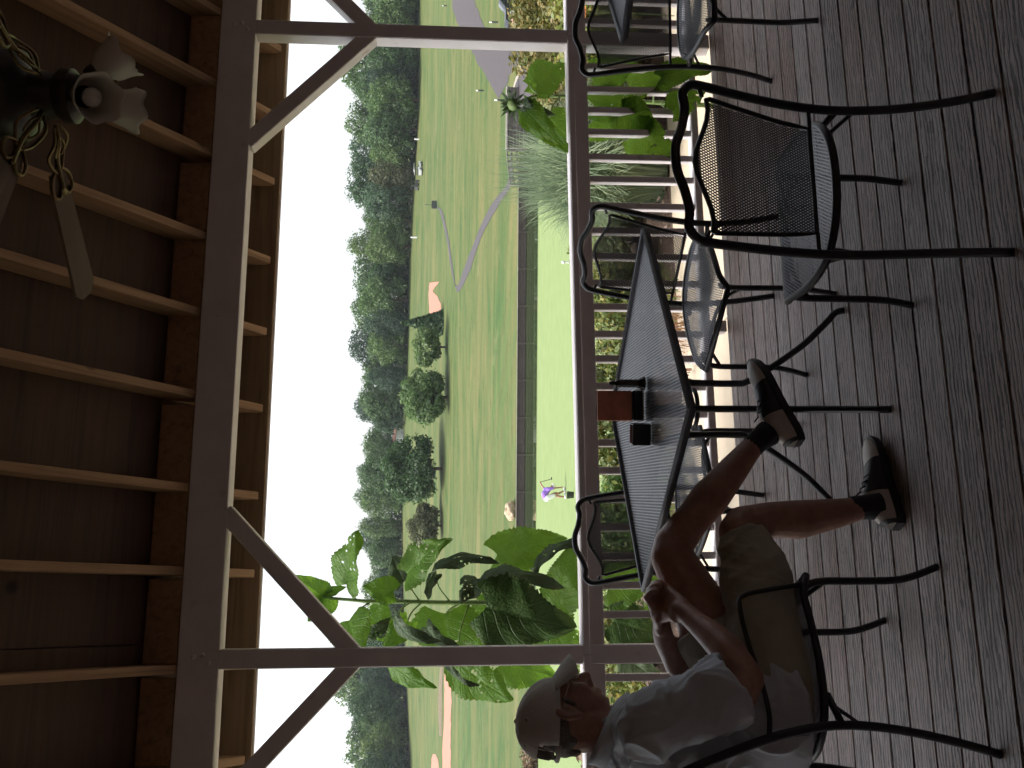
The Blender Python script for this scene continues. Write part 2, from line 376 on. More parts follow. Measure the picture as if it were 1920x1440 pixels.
# mown green around the pond edge is a different turf: stored per corner as how much it is that turf
gm = (sstep(18, 22, DD)*(1-sstep(61.2, 62, DD))*sstep(-60, -40, LL)*(1-sstep(20, 26, LL))).reshape(-1)
ca = me.color_attributes.new('turf', 'FLOAT_COLOR', 'POINT')
ca.data.foreach_set('color', np.repeat(gm[:, None], 4, 1).astype(np.float32).reshape(-1))
q = m_grass('fairway_grass', (.046, .088, .025), (.170, .145, .060), .9)
at = q.new('Attribute', attribute_name='turf')
old = q.b.inputs['Base Color'].links[0].from_socket
fine = q.noise(q.coord((1, 1, 1)), 1.2, 5, .6)
gcol = q.ramp(fine, [(.3, (.150, .205, .082)), (.7, (.185, .235, .10))])
q.col(q.mix(at.outputs['Fac'], old, gcol)); me.materials.append(q.m)
ground = tag(link('ground', me), 'rolling golf course turf falling to the pond and rising to the wood', kind='structure')

def drape(name, pts_l, pts_r, mat, off=.05, n=4, sub=8, label=None, thick=False):
    """a strip lying on the terrain between two edge lines of equal length (world xy)"""
    A = smooth_pts([Vector((p.x, p.y, 0)) for p in pts_l], sub); B = smooth_pts([Vector((p.x, p.y, 0)) for p in pts_r], sub)
    vs = []
    for i_, (a, b) in enumerate(zip(A, B)):
        w_ = (b-a).length; ja = .10*w_*noise.noise(Vector((i_*.55, 1.3, w_)))+.05*noise.noise(Vector((i_*2.1, 7, 0))); jb = .10*w_*noise.noise(Vector((i_*.55, 9.1, w_)))
        for k in range(n+1):
            p = a.lerp(b, k/n+(ja/w_ if k == 0 else jb/w_ if k == n else 0)); e = .0 if 0 < k < n else -.03
            vs.append((p.x, p.y, gz(p.x, p.y)+off+e))
    fs = [(i*(n+1)+k, i*(n+1)+k+1, (i+1)*(n+1)+k+1, (i+1)*(n+1)+k) for i in range(len(A)-1) for k in range(n)]
    m = MB(); m.add(vs, fs); o = m.obj(name, mat, smooth=180); return tag(o, label, kind='structure')
ASPH = simple('pale_asphalt', (.050, .042, .045), .9, .12, 2, .2)
PATHM = simple('grey_path_asphalt', (.052, .046, .049), .9, .12, 2, .2)
SAND = simple('pink_bunker_sand', (.34, .155, .105), .95, .06, 1.5, .2)
def H(*pp): return [hit(x, y) for x, y in pp]
# car park apron / drive at the right, narrowing to a tip, and the drive going up beyond the post
drape('asphalt_drive', H((838, -60), (851, 20), (868, 62), (886, 100), (910, 140), (934, 183)),
      H((880, -60), (897, 20), (921, 62), (974, 100), (957, 142), (936, 186)), ASPH, .06, 6, 8, 'pale asphalt drive widening down the slope towards the stone wall')
drape('asphalt_drive', H((976, 128), (968, 160), (961, 192), (957, 225)), H((996, 128), (1000, 150), (1000, 175), (975, 225)), ASPH, .09, 4, 6, 'small patch of asphalt beside the budding sunflower')
drape('cart_path', H((961, 240), (957, 300), (951, 345), (921, 385), (895, 440), (872, 500), (858, 535), (848, 515), (838, 450), (826, 400), (819, 388)),
      H((963, 240), (961, 300), (959, 348), (932, 390), (903, 445), (882, 505), (860, 548), (852, 520), (843, 455), (831, 400), (822, 388)), PATHM, .07, 3, 6, 'narrow grey cart path bending in a hairpin up the fairway')
drape('sand_bunker', H((806, 530), (804, 552), (805, 575), (806, 596), (808, 610)), H((824, 528), (812, 546), (821, 556), (828, 580), (829, 610)), SAND, .07, 4, 6, 'pink sand bunker with a notched edge beside the mid fairway trees')
drape('sand_bunker', H((838, 1246), (834, 1262), (834, 1300), (833, 1350), (830, 1400), (831, 1460), (832, 1520)), H((840, 1246), (846, 1262), (847, 1300), (846, 1350), (845, 1400), (846, 1460), (846, 1520)), SAND, .07, 3, 6, 'long pink sand bunker stretching behind the capped head')
drape('sand_bunker', H((812, 1414), (809, 1430), (810, 1470)), H((817, 1414), (822, 1430), (824, 1470)), SAND, .07, 3, 5, 'small round pink sand bunker above the long one')
drape('bunker_lip', H((826, 1250), (823, 1280), (822, 1330), (824, 1380)), H((831, 1250), (830, 1280), (829, 1330), (829, 1380)), simple('rough_dry_grass', (.115, .085, .045), .95, .4, 2, .5, dist=.05), .08, 3, 5, 'strip of dry rough grass along the long bunker')
# kerb line by the patch
drape('white_edging', H((977, 122), (968, 150), (961, 178)), H((981, 122), (972, 150), (964, 178)), simple('white_edging', (.26, .23, .19), .8, .1, 5, .1), .14, 2, 5, 'curved pale kerb line beside the asphalt patch')

# pond
q = NT('pond_water'); q.col((.024, .042, .012)); q.set(Roughness=.04, Specular_IOR_Level=.5)
q.bump(q.noise(q.coord((.6, .6, 1)), 3.2, 3), .10, .02)
m = MB(); c4 = [xy(-21, 62.2), xy(28, 62.2), xy(28, 80), xy(-21, 80)]
m.add([(a, b, -5.42) for a, b in c4], [(0, 1, 2, 3)]); tag(m.obj('pond_water', q.m, smooth=0), 'still green pond between the mown green and the plank bank', kind='structure')
# plank retaining wall along the far bank
WALLW = m_wood('weathered_bank_planks', (.085, .066, .055), (.05, .038, .032), 'x', False)
rw = thing('retaining_wall', 'low brown plank retaining wall along the far bank of the pond', 'wall', (*xy(0, 79.75), -5.4), math.atan2(RH[1], RH[0]))
nb = 8
for r in range(3):
    for k in range(nb):
        a = -18.5+k*(36/nb); b = a+36/nb-.006
        o = board('plank', a, b, -.05+.012*r+random.uniform(-.01, .01), .03, .0+r*.215, .0+r*.215+.205, WALLW, rw, .01)
for k in range(12): board('wall_post', -18.4+k*3.1, -18.2+k*3.1, -.17, -.06, -.3, .64, WALLW, rw, .01)
board('cap_board', -18.5, 17.5, -.12, .16, .646, .70, simple('pale_cap_board', (.20, .175, .14), .8, .2, 3, .1), rw, .01)
# stone wall
sw = thing('stone_wall', 'grey mortared stone wall below the turf at the end of the pond', 'wall', (0, 0, 0))
A = Vector((*xy(24.6, 79.35), -3.78)); B = Vector((*xy(19.6, 79.35), -3.78))
A2 = Vector((A.x, A.y, 0)); B2 = Vector((B.x, B.y, 0)); ax = (B2-A2).normalized(); out = Vector((-FH[0], -FH[1], 0)); out = (out-ax*out.dot(ax)).normalized()
Lw = (B2-A2).length; zt = -3.78
m = MB(); m2 = MB(); z = zt-1.9
Mx = Matrix(((ax.x, out.x, 0, A2.x), (ax.y, out.y, 0, A2.y), (0, 0, 1, 0), (0, 0, 0, 1)))
m2.box(0, Lw, -.5, .0, zt-2.4, zt, Mx); m2.obj('mortar', simple('mortar', (.24, .215, .20), .95, .15, 4, .3), sw, 0)
row = 0
while z < zt-.1:
    h = random.uniform(.24, .34); x = -random.uniform(0, .3)
    while x < Lw:
        w = random.uniform(.3, .62); m.box(max(x+.04, 0), min(x+w-.04, Lw), -.05, random.uniform(.04, .1), z+.035, min(z+h-.035, zt-.02), Mx); x += w
    z += h
st = m.obj('stone', simple('grey_brown_stone', (.095, .078, .072), .9, .5, 1.6, .4), sw, 0); st['kind'] = 'stuff'
cpm = MB(); cpm.box(-.1, Lw+.1, -.55, .16, zt, zt+.14, Mx); cpm.obj('coping', simple('pale_coping', (.28, .25, .23), .9, .1, 3, .1), sw, 0)
# timber footbridge-like rail to the right of it
fr = thing('path_railing', 'weathered timber rail fence beside the cart path above the stone wall', 'fence', (0, 0, 0))
A = Vector((*xy(19.4, 79.5), -4.2)); B = Vector((*xy(16.6, 79.6), -4.5)); GW = simple('weathered_grey_timber', (.17, .15, .14), .9, .2, 5, .2)
for k in range(7):
    p = A.lerp(B, k/6); mm = MB(); mm.box(p.x-.08, p.x+.08, p.y-.08, p.y+.08, p.z-1.2, p.z+.55); mm.obj('rail_post', GW, fr, 0)
for hh in (.5, .15, -.3):
    mm = MB(); mm.tube([A+Vector((0, 0, hh)), B+Vector((0, 0, hh))], .07, 6); mm.obj('rail', GW, fr)

# ------------------------------------------------------------------ porch: deck, railing, posts, beam, roof
YF = 4.615                                        # front (inner) face of posts and beam
deck = thing('deck_floor', None, None); deck['kind'] = 'structure'
PITCH = .1475; y1 = YF+.0; edges = [(YF-.098, YF)]
y = YF-.105
while y > -1.05: edges.append((y-PITCH+.007, y)); y -= PITCH
pm = cham('plank', 14.0, PITCH-.007, .026, .003, DECK); pm0 = cham('plank', 14.0, .098, .026, .003, DECK)
for i, (a, b) in enumerate(edges):
    link('plank', pm0 if i == 0 else pm, deck, (2.0+random.uniform(-.02, .02), (a+b)/2, -.013+random.uniform(-.0008, .0008)))
jm = MB(); jm.box(-5, 9, -1.05, YF-.04, -.20, -.09); jm.obj('joist_layer', simple('dark_joists', (.03, .025, .02), .9, .2, 5, 0), deck, 0)
board('rim_board', -5, 9, YF-.036, YF-.002, -.2, -.028, PAINT, deck)

porch = thing('porch', 'open timber porch with white posts, knee braces, header beam and bare rafters', 'porch', (0, 0, 0))
board('beam', -5, 9, YF, YF+.062, 2.455, 2.64, PAINT, porch, .004)
board('beam', -5, 9, YF+.066, YF+.128, 2.458, 2.637, PAINT, porch, .004)
PX = [(-.236, -.147), (3.0086, 3.0945), (-3.48, -3.39), (6.25, 6.34)]
def bolt(x, z):
    m = MB(); m.lathe([(.012, 0), (.012, .006), (.006, .010), (.0001, .011)], (x, YF-.0005, z), (0, -1, 0), 8); m.obj('bolt', PAINT, porch)
for (a, b) in PX:
    board('post', a, b, YF-.004, YF+.086, 0, 2.456, PAINT, porch, .005)
    c = (a+b)/2; bolt(c-.015, 2.50); bolt(c+.012, 2.57); bolt(c+.02, 2.53)
    for sgn in (-1, 1):                           # knee braces
        zb, dx = 1.885, .60
        L = math.hypot(dx, 2.455-zb); me = cham('brace', .082, .078, L+.085, .004, PAINT)
        o = link('brace', me, porch, (c+sgn*(.045+dx*.5-.005), YF+.040, (zb+2.455)/2-.012))
        o.rotation_euler = (0, sgn*math.atan2(dx, 2.455-zb), 0)
SL = .80; ang = math.atan(SL); RID = 1.9; TAIL = 5.0
ridge_z = 2.652+SL*(YF-RID)
for k in range(-11, 16):
    x = -.232+.4225*k+(.02*math.sin(k*2.3))
    for side in (0, 1):
        y0 = TAIL if side == 0 else RID*2-TAIL
        L = math.hypot(TAIL-RID, SL*(TAIL-RID)); me = cham('rafter', .040, L, .14, .003, RAFT)
        mid = Vector((x, (y0+RID)/2, 2.652-SL*((TAIL+RID)/2-YF)+.07/math.cos(ang)))
        o = link('rafter', me, porch, mid); o.rotation_euler = (-ang if side == 0 else ang, 0, 0)
    xn = x+.4225
    o = board('blocking', x+.022, xn-.022, YF+.012, YF+.045, 2.642, 2.80, RAFT, porch); o.rotation_euler = (-.06, 0, random.uniform(-.01, .01))
off = .142/math.cos(ang)
for side in (0, 1):
    sg = 1 if side == 0 else -1
    segs = [(0, 1.30), (1.306, 2.52), (2.526, math.hypot(TAIL-RID, SL*(TAIL-RID))+.05)]
    for r, (s0, s1) in enumerate(segs):           # measured down-slope from the ridge
        for k in range(6):
            xa = -5+2.44*k-(1.22 if r % 2 else 0); xb = min(xa+2.434, 9.0)
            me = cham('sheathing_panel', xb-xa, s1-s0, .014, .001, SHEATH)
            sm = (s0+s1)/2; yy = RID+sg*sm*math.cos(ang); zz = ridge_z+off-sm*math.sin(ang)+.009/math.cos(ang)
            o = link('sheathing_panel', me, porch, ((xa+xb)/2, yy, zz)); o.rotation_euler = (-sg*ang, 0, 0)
    m = MB(); Ls = segs[-1][1]; sm = Ls/2; m.box(-7, 9.1, -Ls/2-.03, Ls/2+.02, -.014, .014)
    o = m.obj('shingle_layer', simple('brown_shingles', (.12, .10, .09), .9, .4, 8, .6), porch, 0, (0, RID+sg*sm*math.cos(ang), ridge_z+off-sm*math.sin(ang)+.034/math.cos(ang))); o.rotation_euler = (-sg*ang, 0, 0)
board('ridge_beam', -5, 9, RID-.02, RID+.02, ridge_z-.06, ridge_z+.20, RAFT, porch)
FZ = 2.652-SL*(TAIL-YF)
board('subfascia', -5, 9, TAIL-.024, TAIL-.001, FZ+.012, FZ+.19, SUBF, porch, .002)
board('fascia', -5.2, 9.1, TAIL+.002, TAIL+.022, FZ+.005, FZ+.20, PAINT, porch, .003)
sd = simple('warm_bounce_siding', (.62, .42, .39), .8, .2, 3, .2)  # pale reddish tone picked to bounce warm light onto post fronts
wl = thing('added_shade_wall', 'unseen boarded wall added behind the porch for shade and warm bounce light', 'wall', (0, -1.1, 0))  # unseen wall behind the camera, added to shade the porch
for k in range(36): board('siding_board', -5, 9, -.03, .0, -.1+k*.155, .05+k*.155, sd, wl, .004)
wl2 = thing('added_shade_wall', 'unseen boarded wall added at the left end to keep the porch dark', 'wall', (-5.05, 0, 0))  # both end walls are unseen, added to cut side light
wl3 = thing('added_shade_wall', 'unseen boarded wall added at the far right end to keep the porch dark', 'wall', (9.05, 0, 0))
for w_ in (wl2, wl3):
    for k in range(34):
        z0 = -.1+k*.155; ye = 2.9 if z0 < 2.6 else max(.05, (ridge_z-z0)/SL)
        yc = 0.5 if z0 < 2.6 else RID
        board('siding_board', -.015, .015, (-1.08 if z0 < 2.6 else RID-ye+.02), (3.4 if z0 < 2.6 else RID+ye-.02), z0, z0+.15, sd, w_, .004)

railing = thing('porch_railing', 'white painted porch railing with square balusters along the deck edge', 'railing', (0, 0, 0))
spans = [(-3.39, -.236), (-.147, 3.0086), (3.0945, 6.25)]
for (a, b) in spans:
    board('sub_rail', a+.001, b-.001, YF+.012, YF+.05, .683, .752, PAINT, railing, .003)
    board('bottom_rail', a+.001, b-.001, YF-.004, YF+.082, .090, .128, PAINT, railing, .004)
for (a, b) in ((-3.39, -.236+.0445), (-.1910, 3.05), (3.0512, 6.25)):
    board('top_rail', a, b, YF-.012, YF+.098, .753, .791, PAINT, railing, .006)
bm_ = cham('baluster', .036, .036, .554, .003, PAINT); x = -3.2
bal = [-.299, -.012, .125, .262, .400, .539, .678, .815, .957, 1.098, 1.243, 1.375, 1.518, 1.648, 1.792, 1.937, 2.073, 2.225, 2.355, 2.5, 2.626, 2.752, 2.89]
bal += [-.299-.139*k for k in range(1, 21)]+[3.17+.139*k for k in range(22)]
for x in bal:
    o = link('baluster', bm_, railing, (x+random.uniform(-.002, .002), YF+.032, .4055)); o.rotation_euler = (0, random.uniform(-.006, .006), 0)
for x in (1.419, 4.6, -1.8): board('rail_block', x-.03, x+.03, YF+.005, YF+.07, .001, .089, PAINT, railing)

# walk and planting bed in front of the railing
walk = thing('walkway', None, None); walk['kind'] = 'structure'
for k in range(9):
    a = -6+k*1.9; board('slab', a+.004, a+1.894, YF+.03, 6.12, -.26, -.13, CONC, walk, .008)
vs, fs_ = [], []
nx, ny = 90, 14
for i in range(nx+1):
    for j in range(ny+1):
        X = -6+17*i/nx; Y = 6.135+1.75*j/ny
        vs.append((X, Y, -.15+.03*noise.noise(Vector((X*5, Y*5, 0)))+.06*math.sin(math.pi*j/ny)))
for i in range(nx):
    for j in range(ny):
        a = i*(ny+1)+j; fs_.append((a, a+ny+1, a+ny+2, a+1))
m = MB(); m.add(vs, fs_); tag(m.obj('mulch_bed', MULCH, smooth=180), 'brown bark mulch planting bed beyond the walk', kind='structure')
P = np.stack([rng.uniform(-5.5, 10.5, 9000), rng.uniform(6.16, 7.8, 9000), np.full(9000, -.115)+rng.normal(0, .02, 9000)], 1)
nn = np.tile([0, 0, 1.], (9000, 1)); mm = leafcloud(P, nn, .022, 'mulch_chips', m_leaf('mulch_chips', (.10, .065, .05), (.19, .125, .095), (.27, .2, .15), 0, False), 2.2, 1.0)
tag(link('mulch_chips', mm), 'loose bark chips lying over the planting bed', kind='stuff')

# ------------------------------------------------------------------ wrought-iron chairs and tables
def lattice(u0, u1, v0, v1, pu, pv, inside, fmap, r, flat=False):
    """expanded metal: diamond strands as three-sided wires"""
    V, Fc = [], []
    nu, nv = int((u1-u0)/pu*2)+1, int((v1-v0)/pv*2)+1
    for i in range(nu):
        for j in range(nv):
            if (i+j) % 2: continue
            for dj in (-1, 1):
                a = (u0+i*pu/2, v0+j*pv/2); b = (u0+(i+1)*pu/2, v0+(j+dj)*pv/2)
                if not (inside(*a) and inside(*b)): continue
                A, B = Vector(fmap(*a)), Vector(fmap(*b)); t = (B-A).normalized(); n = Vector((0, 0, 1)) if abs(t.z) < .8 else Vector((0, 1, 0))
                s = t.cross(n).normalized(); n = s.cross(t); o = len(V)
                if flat:
                    for p in (A, B): V += [p+s*r, p-s*r, p+s*r-n*.0012, p-s*r-n*.0012]
                    Fc += [(o, o+1, o+5, o+4), (o+1, o+3, o+7, o+5), (o+2, o, o+4, o+6)]; continue
                for p in (A, B): V += [p+s*r, p-s*r, p+n*r*1.1]
                Fc += [(o, o+3, o+4, o+1), (o+1, o+4, o+5, o+2), (o+2, o+5, o+3, o)]
    m = MB(); m.add(V, Fc); return m

SEAT_Z = .432
def seat_outline(n=40):
    P = [(-.208, .235), (-.224, .10), (-.222, -.03), (-.185, -.14), (-.10, -.205), (0, -.222), (.10, -.205), (.185, -.14), (.222, -.03), (.224, .10), (.208, .235)]
    return P
OUT = [(p.x, p.y) for p in smooth_pts([(a, b, 0) for a, b in seat_outline()], 5)]
def in_poly(x, y, P=OUT):
    c = False; j = len(P)-1
    for i in range(len(P)):
        if (P[i][1] > y) != (P[j][1] > y) and x < (P[j][0]-P[i][0])*(y-P[i][1])/(P[j][1]-P[i][1])+P[i][0]: c = not c
        j = i
    return c
def seat_z(x, y): 
    e = min(1, max(0, (y-.15)/.09)); return SEAT_Z+.004-.016*math.exp(-(x*x/.03+(y+.02)**2/.03))-.022*e*e
# back hoop : rear legs run up into a crested top rail
def side_y(z):                                    # leg/back profile, forward is +y
    K = [(0, -.275), (.15, -.222), (.30, -.192), (.42, -.186), (.55, -.205), (.70, -.25), (.80, -.285), (.90, -.32)]
    for (a, p), (b, q_) in zip(K, K[1:]):
        if a <= z <= b:
            t = (z-a)/(b-a); return p+(q_-p)*t
    return K[-1][1]
def hoop_pts():
    L = []
    for z, x in ((0, .222), (.10, .212), (.22, .206), (.34, .205), (.45, .206), (.58, .208), (.70, .211), (.79, .213)): L.append((x, side_y(z), z))
    L += [(.207, side_y(.825), .825), (.180, side_y(.846), .846), (.138, side_y(.842), .842), (.085, side_y(.853), .853), (.04, side_y(.870), .870)]
    L += [(0, side_y(.874), .874)]
    return smooth_pts(L+[(-x, y, z) for x, y, z in reversed(L[:-1])], 4)
def panel_top(x):
    a = abs(x); return .785+.034*math.exp(-(a/.075)**2)-.012*math.exp(-((a-.15)/.05)**2)
PB = .475
def make_chair(label, group, arms=False):
    root = thing('mesh_chair', label, 'chair', group=group)
    m = MB(); m.tube(hoop_pts(), .0125, 8); m.obj('back_frame', BLACK, root, 180)
    # back panel frame and mesh
    w0, w1 = .148, .187
    wz = lambda z: w0+(w1-w0)*(z-PB)/(.80-PB)
    fr = [(-wz(PB), side_y(PB)+.004, PB)]+[(-wz(z), side_y(z)+.004, z) for z in (.56, .65, .74)]
    fr += [(-wz(.79), side_y(.79)+.004, .79)]
    top = [(x, side_y(panel_top(x))+.004, panel_top(x)) for x in np.linspace(-.181, .181, 13)]
    pts = smooth_pts(fr, 2)[:-1]+[Vector(t) for t in top]+[Vector((-p.x, p.y, p.z)) for p in reversed(smooth_pts(fr, 2)[:-1])]
    m = MB(); m.tube(pts, .0065, 6, closed=True)
    for s in (-1, 1):
        m.tube([(s*.182, side_y(.79), .79), (s*.213, side_y(.80), .80)], .006, 6)
        m.tube([(s*.150, side_y(PB), PB), (s*.206, side_y(PB), PB)], .006, 6)
    m.obj('panel_frame', BLACK, root, 180)
    if not hasattr(make_chair, 'back'):
        mb = lattice(-.19, .19, PB, .84, .0078, .0138, lambda u, v: abs(u) < wz(v)-.002 and v < panel_top(u), lambda u, v: (u, side_y(v)+.004-.012*math.cos(u*8)+.012, v), .0017)
        make_chair.back = mb.mesh('back_mesh', BLACK, 0)
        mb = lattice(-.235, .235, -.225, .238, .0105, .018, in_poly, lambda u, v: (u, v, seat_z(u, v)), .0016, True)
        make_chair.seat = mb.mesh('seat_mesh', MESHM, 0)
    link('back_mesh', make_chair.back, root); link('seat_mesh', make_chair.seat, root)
    m = MB(); m.tube([(x, y, SEAT_Z-.006-.024*min(1, max(0, (y-.15)/.085))**2) for x, y in OUT], .0115, 8, closed=True); m.obj('seat_frame', BLACK, root, 180)
    for s in (-1, 1):
        m = MB(); m.tube(smooth_pts([(s*.17, .17, SEAT_Z-.022), (s*.19, .208, SEAT_Z-.03), (s*.196, .222, SEAT_Z-.075), (s*.197, .222, .26), (s*.198, .223, .14), (s*.199, .236, .075), (s*.203, .262, 0)], 4), .0112, 8)
        m.obj('leg', BLACK, root, 180)
        m = MB(); m.tube([(s*.205, side_y(.40), .395), (s*.19, -.10, SEAT_Z-.02)], .010, 6); m.tube([(s*.205, side_y(.36), .345), (s*.155, -.10, SEAT_Z-.02)], .006, 6)
        m.obj('seat_bracket', BLACK, root, 180)
    m = MB(); m.tube(smooth_pts([(-.197, .222, .345), (-.12, .20, .395), (0, .19, .408), (.12, .20, .395), (.197, .222, .345)], 5), .0075, 6); m.obj('stretcher', BLACK, root, 180)
    if arms:
        for s in (-1, 1):
            m = MB(); m.tube(smooth_pts([(s*.215, .205, SEAT_Z-.01), (s*.225, .185, .53), (s*.232, .165, .605), (s*.235, .13, .622), (s*.237, .03, .618), (s*.233, -.08, .60), (s*.222, -.16, .592), (s*.209, side_y(.60), .60)], 5), .0072, 8)
            m.obj('armrest', BLACK, root, 180)
    return root
CG = 'black mesh patio chairs on the deck'
chairA = make_chair('black mesh chair nearest the camera with its back turned, empty', CG)
chairA.location = (1.112, 2.476, 0); chairA.rotation_euler = (0, 0, R(-1.5))
def place_chair(label, loc, deg):
    c = copy_tree(chairA); c['label'] = label; c.location = (*loc, 0); c.rotation_euler = (0, 0, R(deg)); return c
chairB = place_chair('black mesh chair between the table and the railing, its front turned to the camera', (1.243, 3.60), 123.5)
chairC = place_chair('black mesh chair tucked behind the left corner of the table, beside the tall sunflower stem', (.44, 3.90), -152)
MAN_C, MAN_R = (-.2, 2.856), math.atan2(.2, .485)
chairE = place_chair('black mesh chair at the second table by the post, cut by the picture edge', (2.475, 3.45), -188)
chairD = make_chair('black mesh armchair the man in the cap sits on', CG, arms=True)
chairD.location = (*MAN_C, 0); chairD.rotation_euler = (0, 0, MAN_R-R(90))

TZ = .735
def make_table(label, loc, deg):
    root = thing('mesh_table', label, 'table', (*loc, 0), R(deg), 'square black mesh tables on the deck'); h = .455
    if not hasattr(make_table, 'top'):
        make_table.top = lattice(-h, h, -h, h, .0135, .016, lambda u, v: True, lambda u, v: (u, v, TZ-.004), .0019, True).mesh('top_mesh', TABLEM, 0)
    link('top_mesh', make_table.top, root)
    m = MB(); m.tube([(h, h, TZ), (-h, h, TZ), (-h, -h, TZ), (h, -h, TZ)], .009, 8, closed=True)
    for a, b in (((h, h), (-h, h)), ((-h, h), (-h, -h)), ((-h, -h), (h, -h)), ((h, -h), (h, h))):
        c = [(a[0], a[1]), (b[0], b[1])]; m.add([(*c[0], TZ), (*c[1], TZ), (c[1][0]*.975, c[1][1]*.975, TZ-.024), (c[0][0]*.975, c[0][1]*.975, TZ-.024)], [(0, 1, 2, 3), (3, 2, 1, 0)])
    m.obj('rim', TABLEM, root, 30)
    m = MB()
    for k in range(4): m.box(-h+.02, h-.02, -.012, .012, TZ-.034, TZ-.012, Matrix.Rotation(R(45*k), 4, 'Z')) if k in (1, 3) else None
    m.obj('top_brace', BLACK, root, 0)
    for k in range(4):
        a = R(45+90*k); c, s = math.cos(a), math.sin(a)
        prof = [(.30, TZ-.04), (.20, TZ-.045), (.125, TZ-.075), (.098, TZ-.13), (.092, .50), (.092, .40), (.098, .36), (.15, .27), (.23, .155), (.285, .095), (.325, .055), (.352, .03), (.36, 0)]
        m = MB(); m.tube(smooth_pts([(r*c, r*s, z) for r, z in prof], 4), .0125, 8); m.obj('leg', BLACK, root, 180)
    for z in (.557,):
        m = MB(); m.tube([(.070*math.cos(a), .070*math.sin(a), z) for a in np.linspace(0, 2*math.pi, 24, endpoint=False)], .008, 6, closed=True); m.obj('ring', BLACK, root, 180)
    return root
make_table('square black mesh table with the menu holder standing on it', (.705, 3.31), 33.2)
t2c = on_z(1167, 78, TZ); make_table('second black mesh table at the picture edge, only a pointed corner seen', (t2c.x+.643*.98, t2c.y-.643*.2), 33.2)

# things on the table
p = on_z(1206, 761, TZ+.002); f2 = math.atan2(p.x, p.y)
mh = thing('menu_holder', 'red-brown menu card in a black holder with a chrome wire, standing on the table', 'menu holder', (p.x, p.y, TZ+.003), -f2+R(4))
DK = simple('black_plastic', (.018, .018, .018), .3, .2, 30, 0)
board('holder_base', -.053, .053, -.022, .022, 0, .040, DK, mh, .003)
REDC = simple('red_brown_menu_card', (.66, .25, .15), .45, .25, 9, .05, stretch=(1, 1, 2))
board('card', -.053, .053, -.008, .006, .041, .165, REDC, mh, .0015)
board('card_edge', -.054, .054, .0065, .0105, .041, .168, simple('cream_card', (.35, .27, .22), .6, .1, 5, 0), mh, .001)
m = MB(); m.tube(smooth_pts([(-.054, -.024, .034), (-.054, -.028, .012), (-.045, -.028, .006), (.045, -.028, .006), (.054, -.028, .012), (.054, -.024, .034)], 4), .0022, 6)
m.obj('wire', simple('chrome', (.75, .75, .78), .12, .05, 5, 0, metal=1), mh, 180)
p = on_z(1209, 719, TZ+.002)
bt = thing('sauce_bottle', 'slim dark bottle with a flared foot beside the menu holder', 'bottle', (p.x, p.y, TZ+.003))
q = NT('dark_glass'); q.col((.018, .014, .012)); q.set(Roughness=.12)
m = MB(); m.lathe([(.0001, 0), (.024, 0), (.025, .004), (.022, .012), (.017, .022), (.0145, .03), (.0142, .095), (.013, .10), (.0085, .106), (.0001, .107)], n=16); m.obj('bottle', q.m, bt, 60)
m = MB(); m.lathe([(.008, .107), (.0088, .112), (.0078, .122), (.004, .128), (.0001, .129)], n=12); m.obj('cap', DK, bt, 60)
p = on_z(1219, 813, TZ+.002)
cb = thing('packet_caddy', 'small dark open box of sugar packets on the table', 'caddy', (p.x, p.y+.012, TZ+.003), R(-16))
for a in ((-.036, .036, -.030, -.0265), (-.036, .036, .0265, .030), (-.036, -.0325, -.026, .026), (.0325, .036, -.026, .026)): board('side', *a, .004, .062, DK, cb, .001)
board('bottom', -.036, .036, -.03, .03, 0, .0035, DK, cb, .001)
for k in range(9): board('packet', -.030, .028+random.uniform(-.003, .003), -.024+k*.0055, -.0222+k*.0055, .004, .056+random.uniform(0, .012), simple('pinkish_packet' if k % 3 else 'white_packet', (.30, .10, .09) if k % 3 else (.5, .48, .45), .7, .1, 9, 0) if k < 2 else bpy.data.materials['pinkish_packet' if k % 3 else 'white_packet'], cb, .0004)

# ------------------------------------------------------------------ ceiling fan
hubp = at_d(38, 178, 2.35); hz = 2.47
fan = thing('ceiling_fan', 'ceiling fan with pale wooden blades, ornate brass irons and glass tulip shades', 'ceiling fan', (hubp.x, hubp.y, 0))
m = MB(); m.tube([(0, 0, hz+.11), (0, 0, ridge_z-.5*0-SL*abs(hubp.y-RID)-.02)], .013, 10); m.obj('downrod', DARKM, fan, 180)
m = MB(); m.lathe([(.001, .12), (.035, .12), (.05, .105), (.105, .085), (.115, .06), (.115, .015), (.10, -.005), (.062, -.02), (.055, -.075), (.066, -.09), (.066, -.115), (.04, -.135), (.001, -.14)], (0, 0, hz), n=28); m.obj('motor_housing', DARKM, fan, 40)
BL = m_wood('fan_blade_wood', (.20, .14, .095), (.155, .105, .07), 'x', False)
a0 = math.atan2(-.232*-.467+.97*.33, .973*-.467+.232*.33)
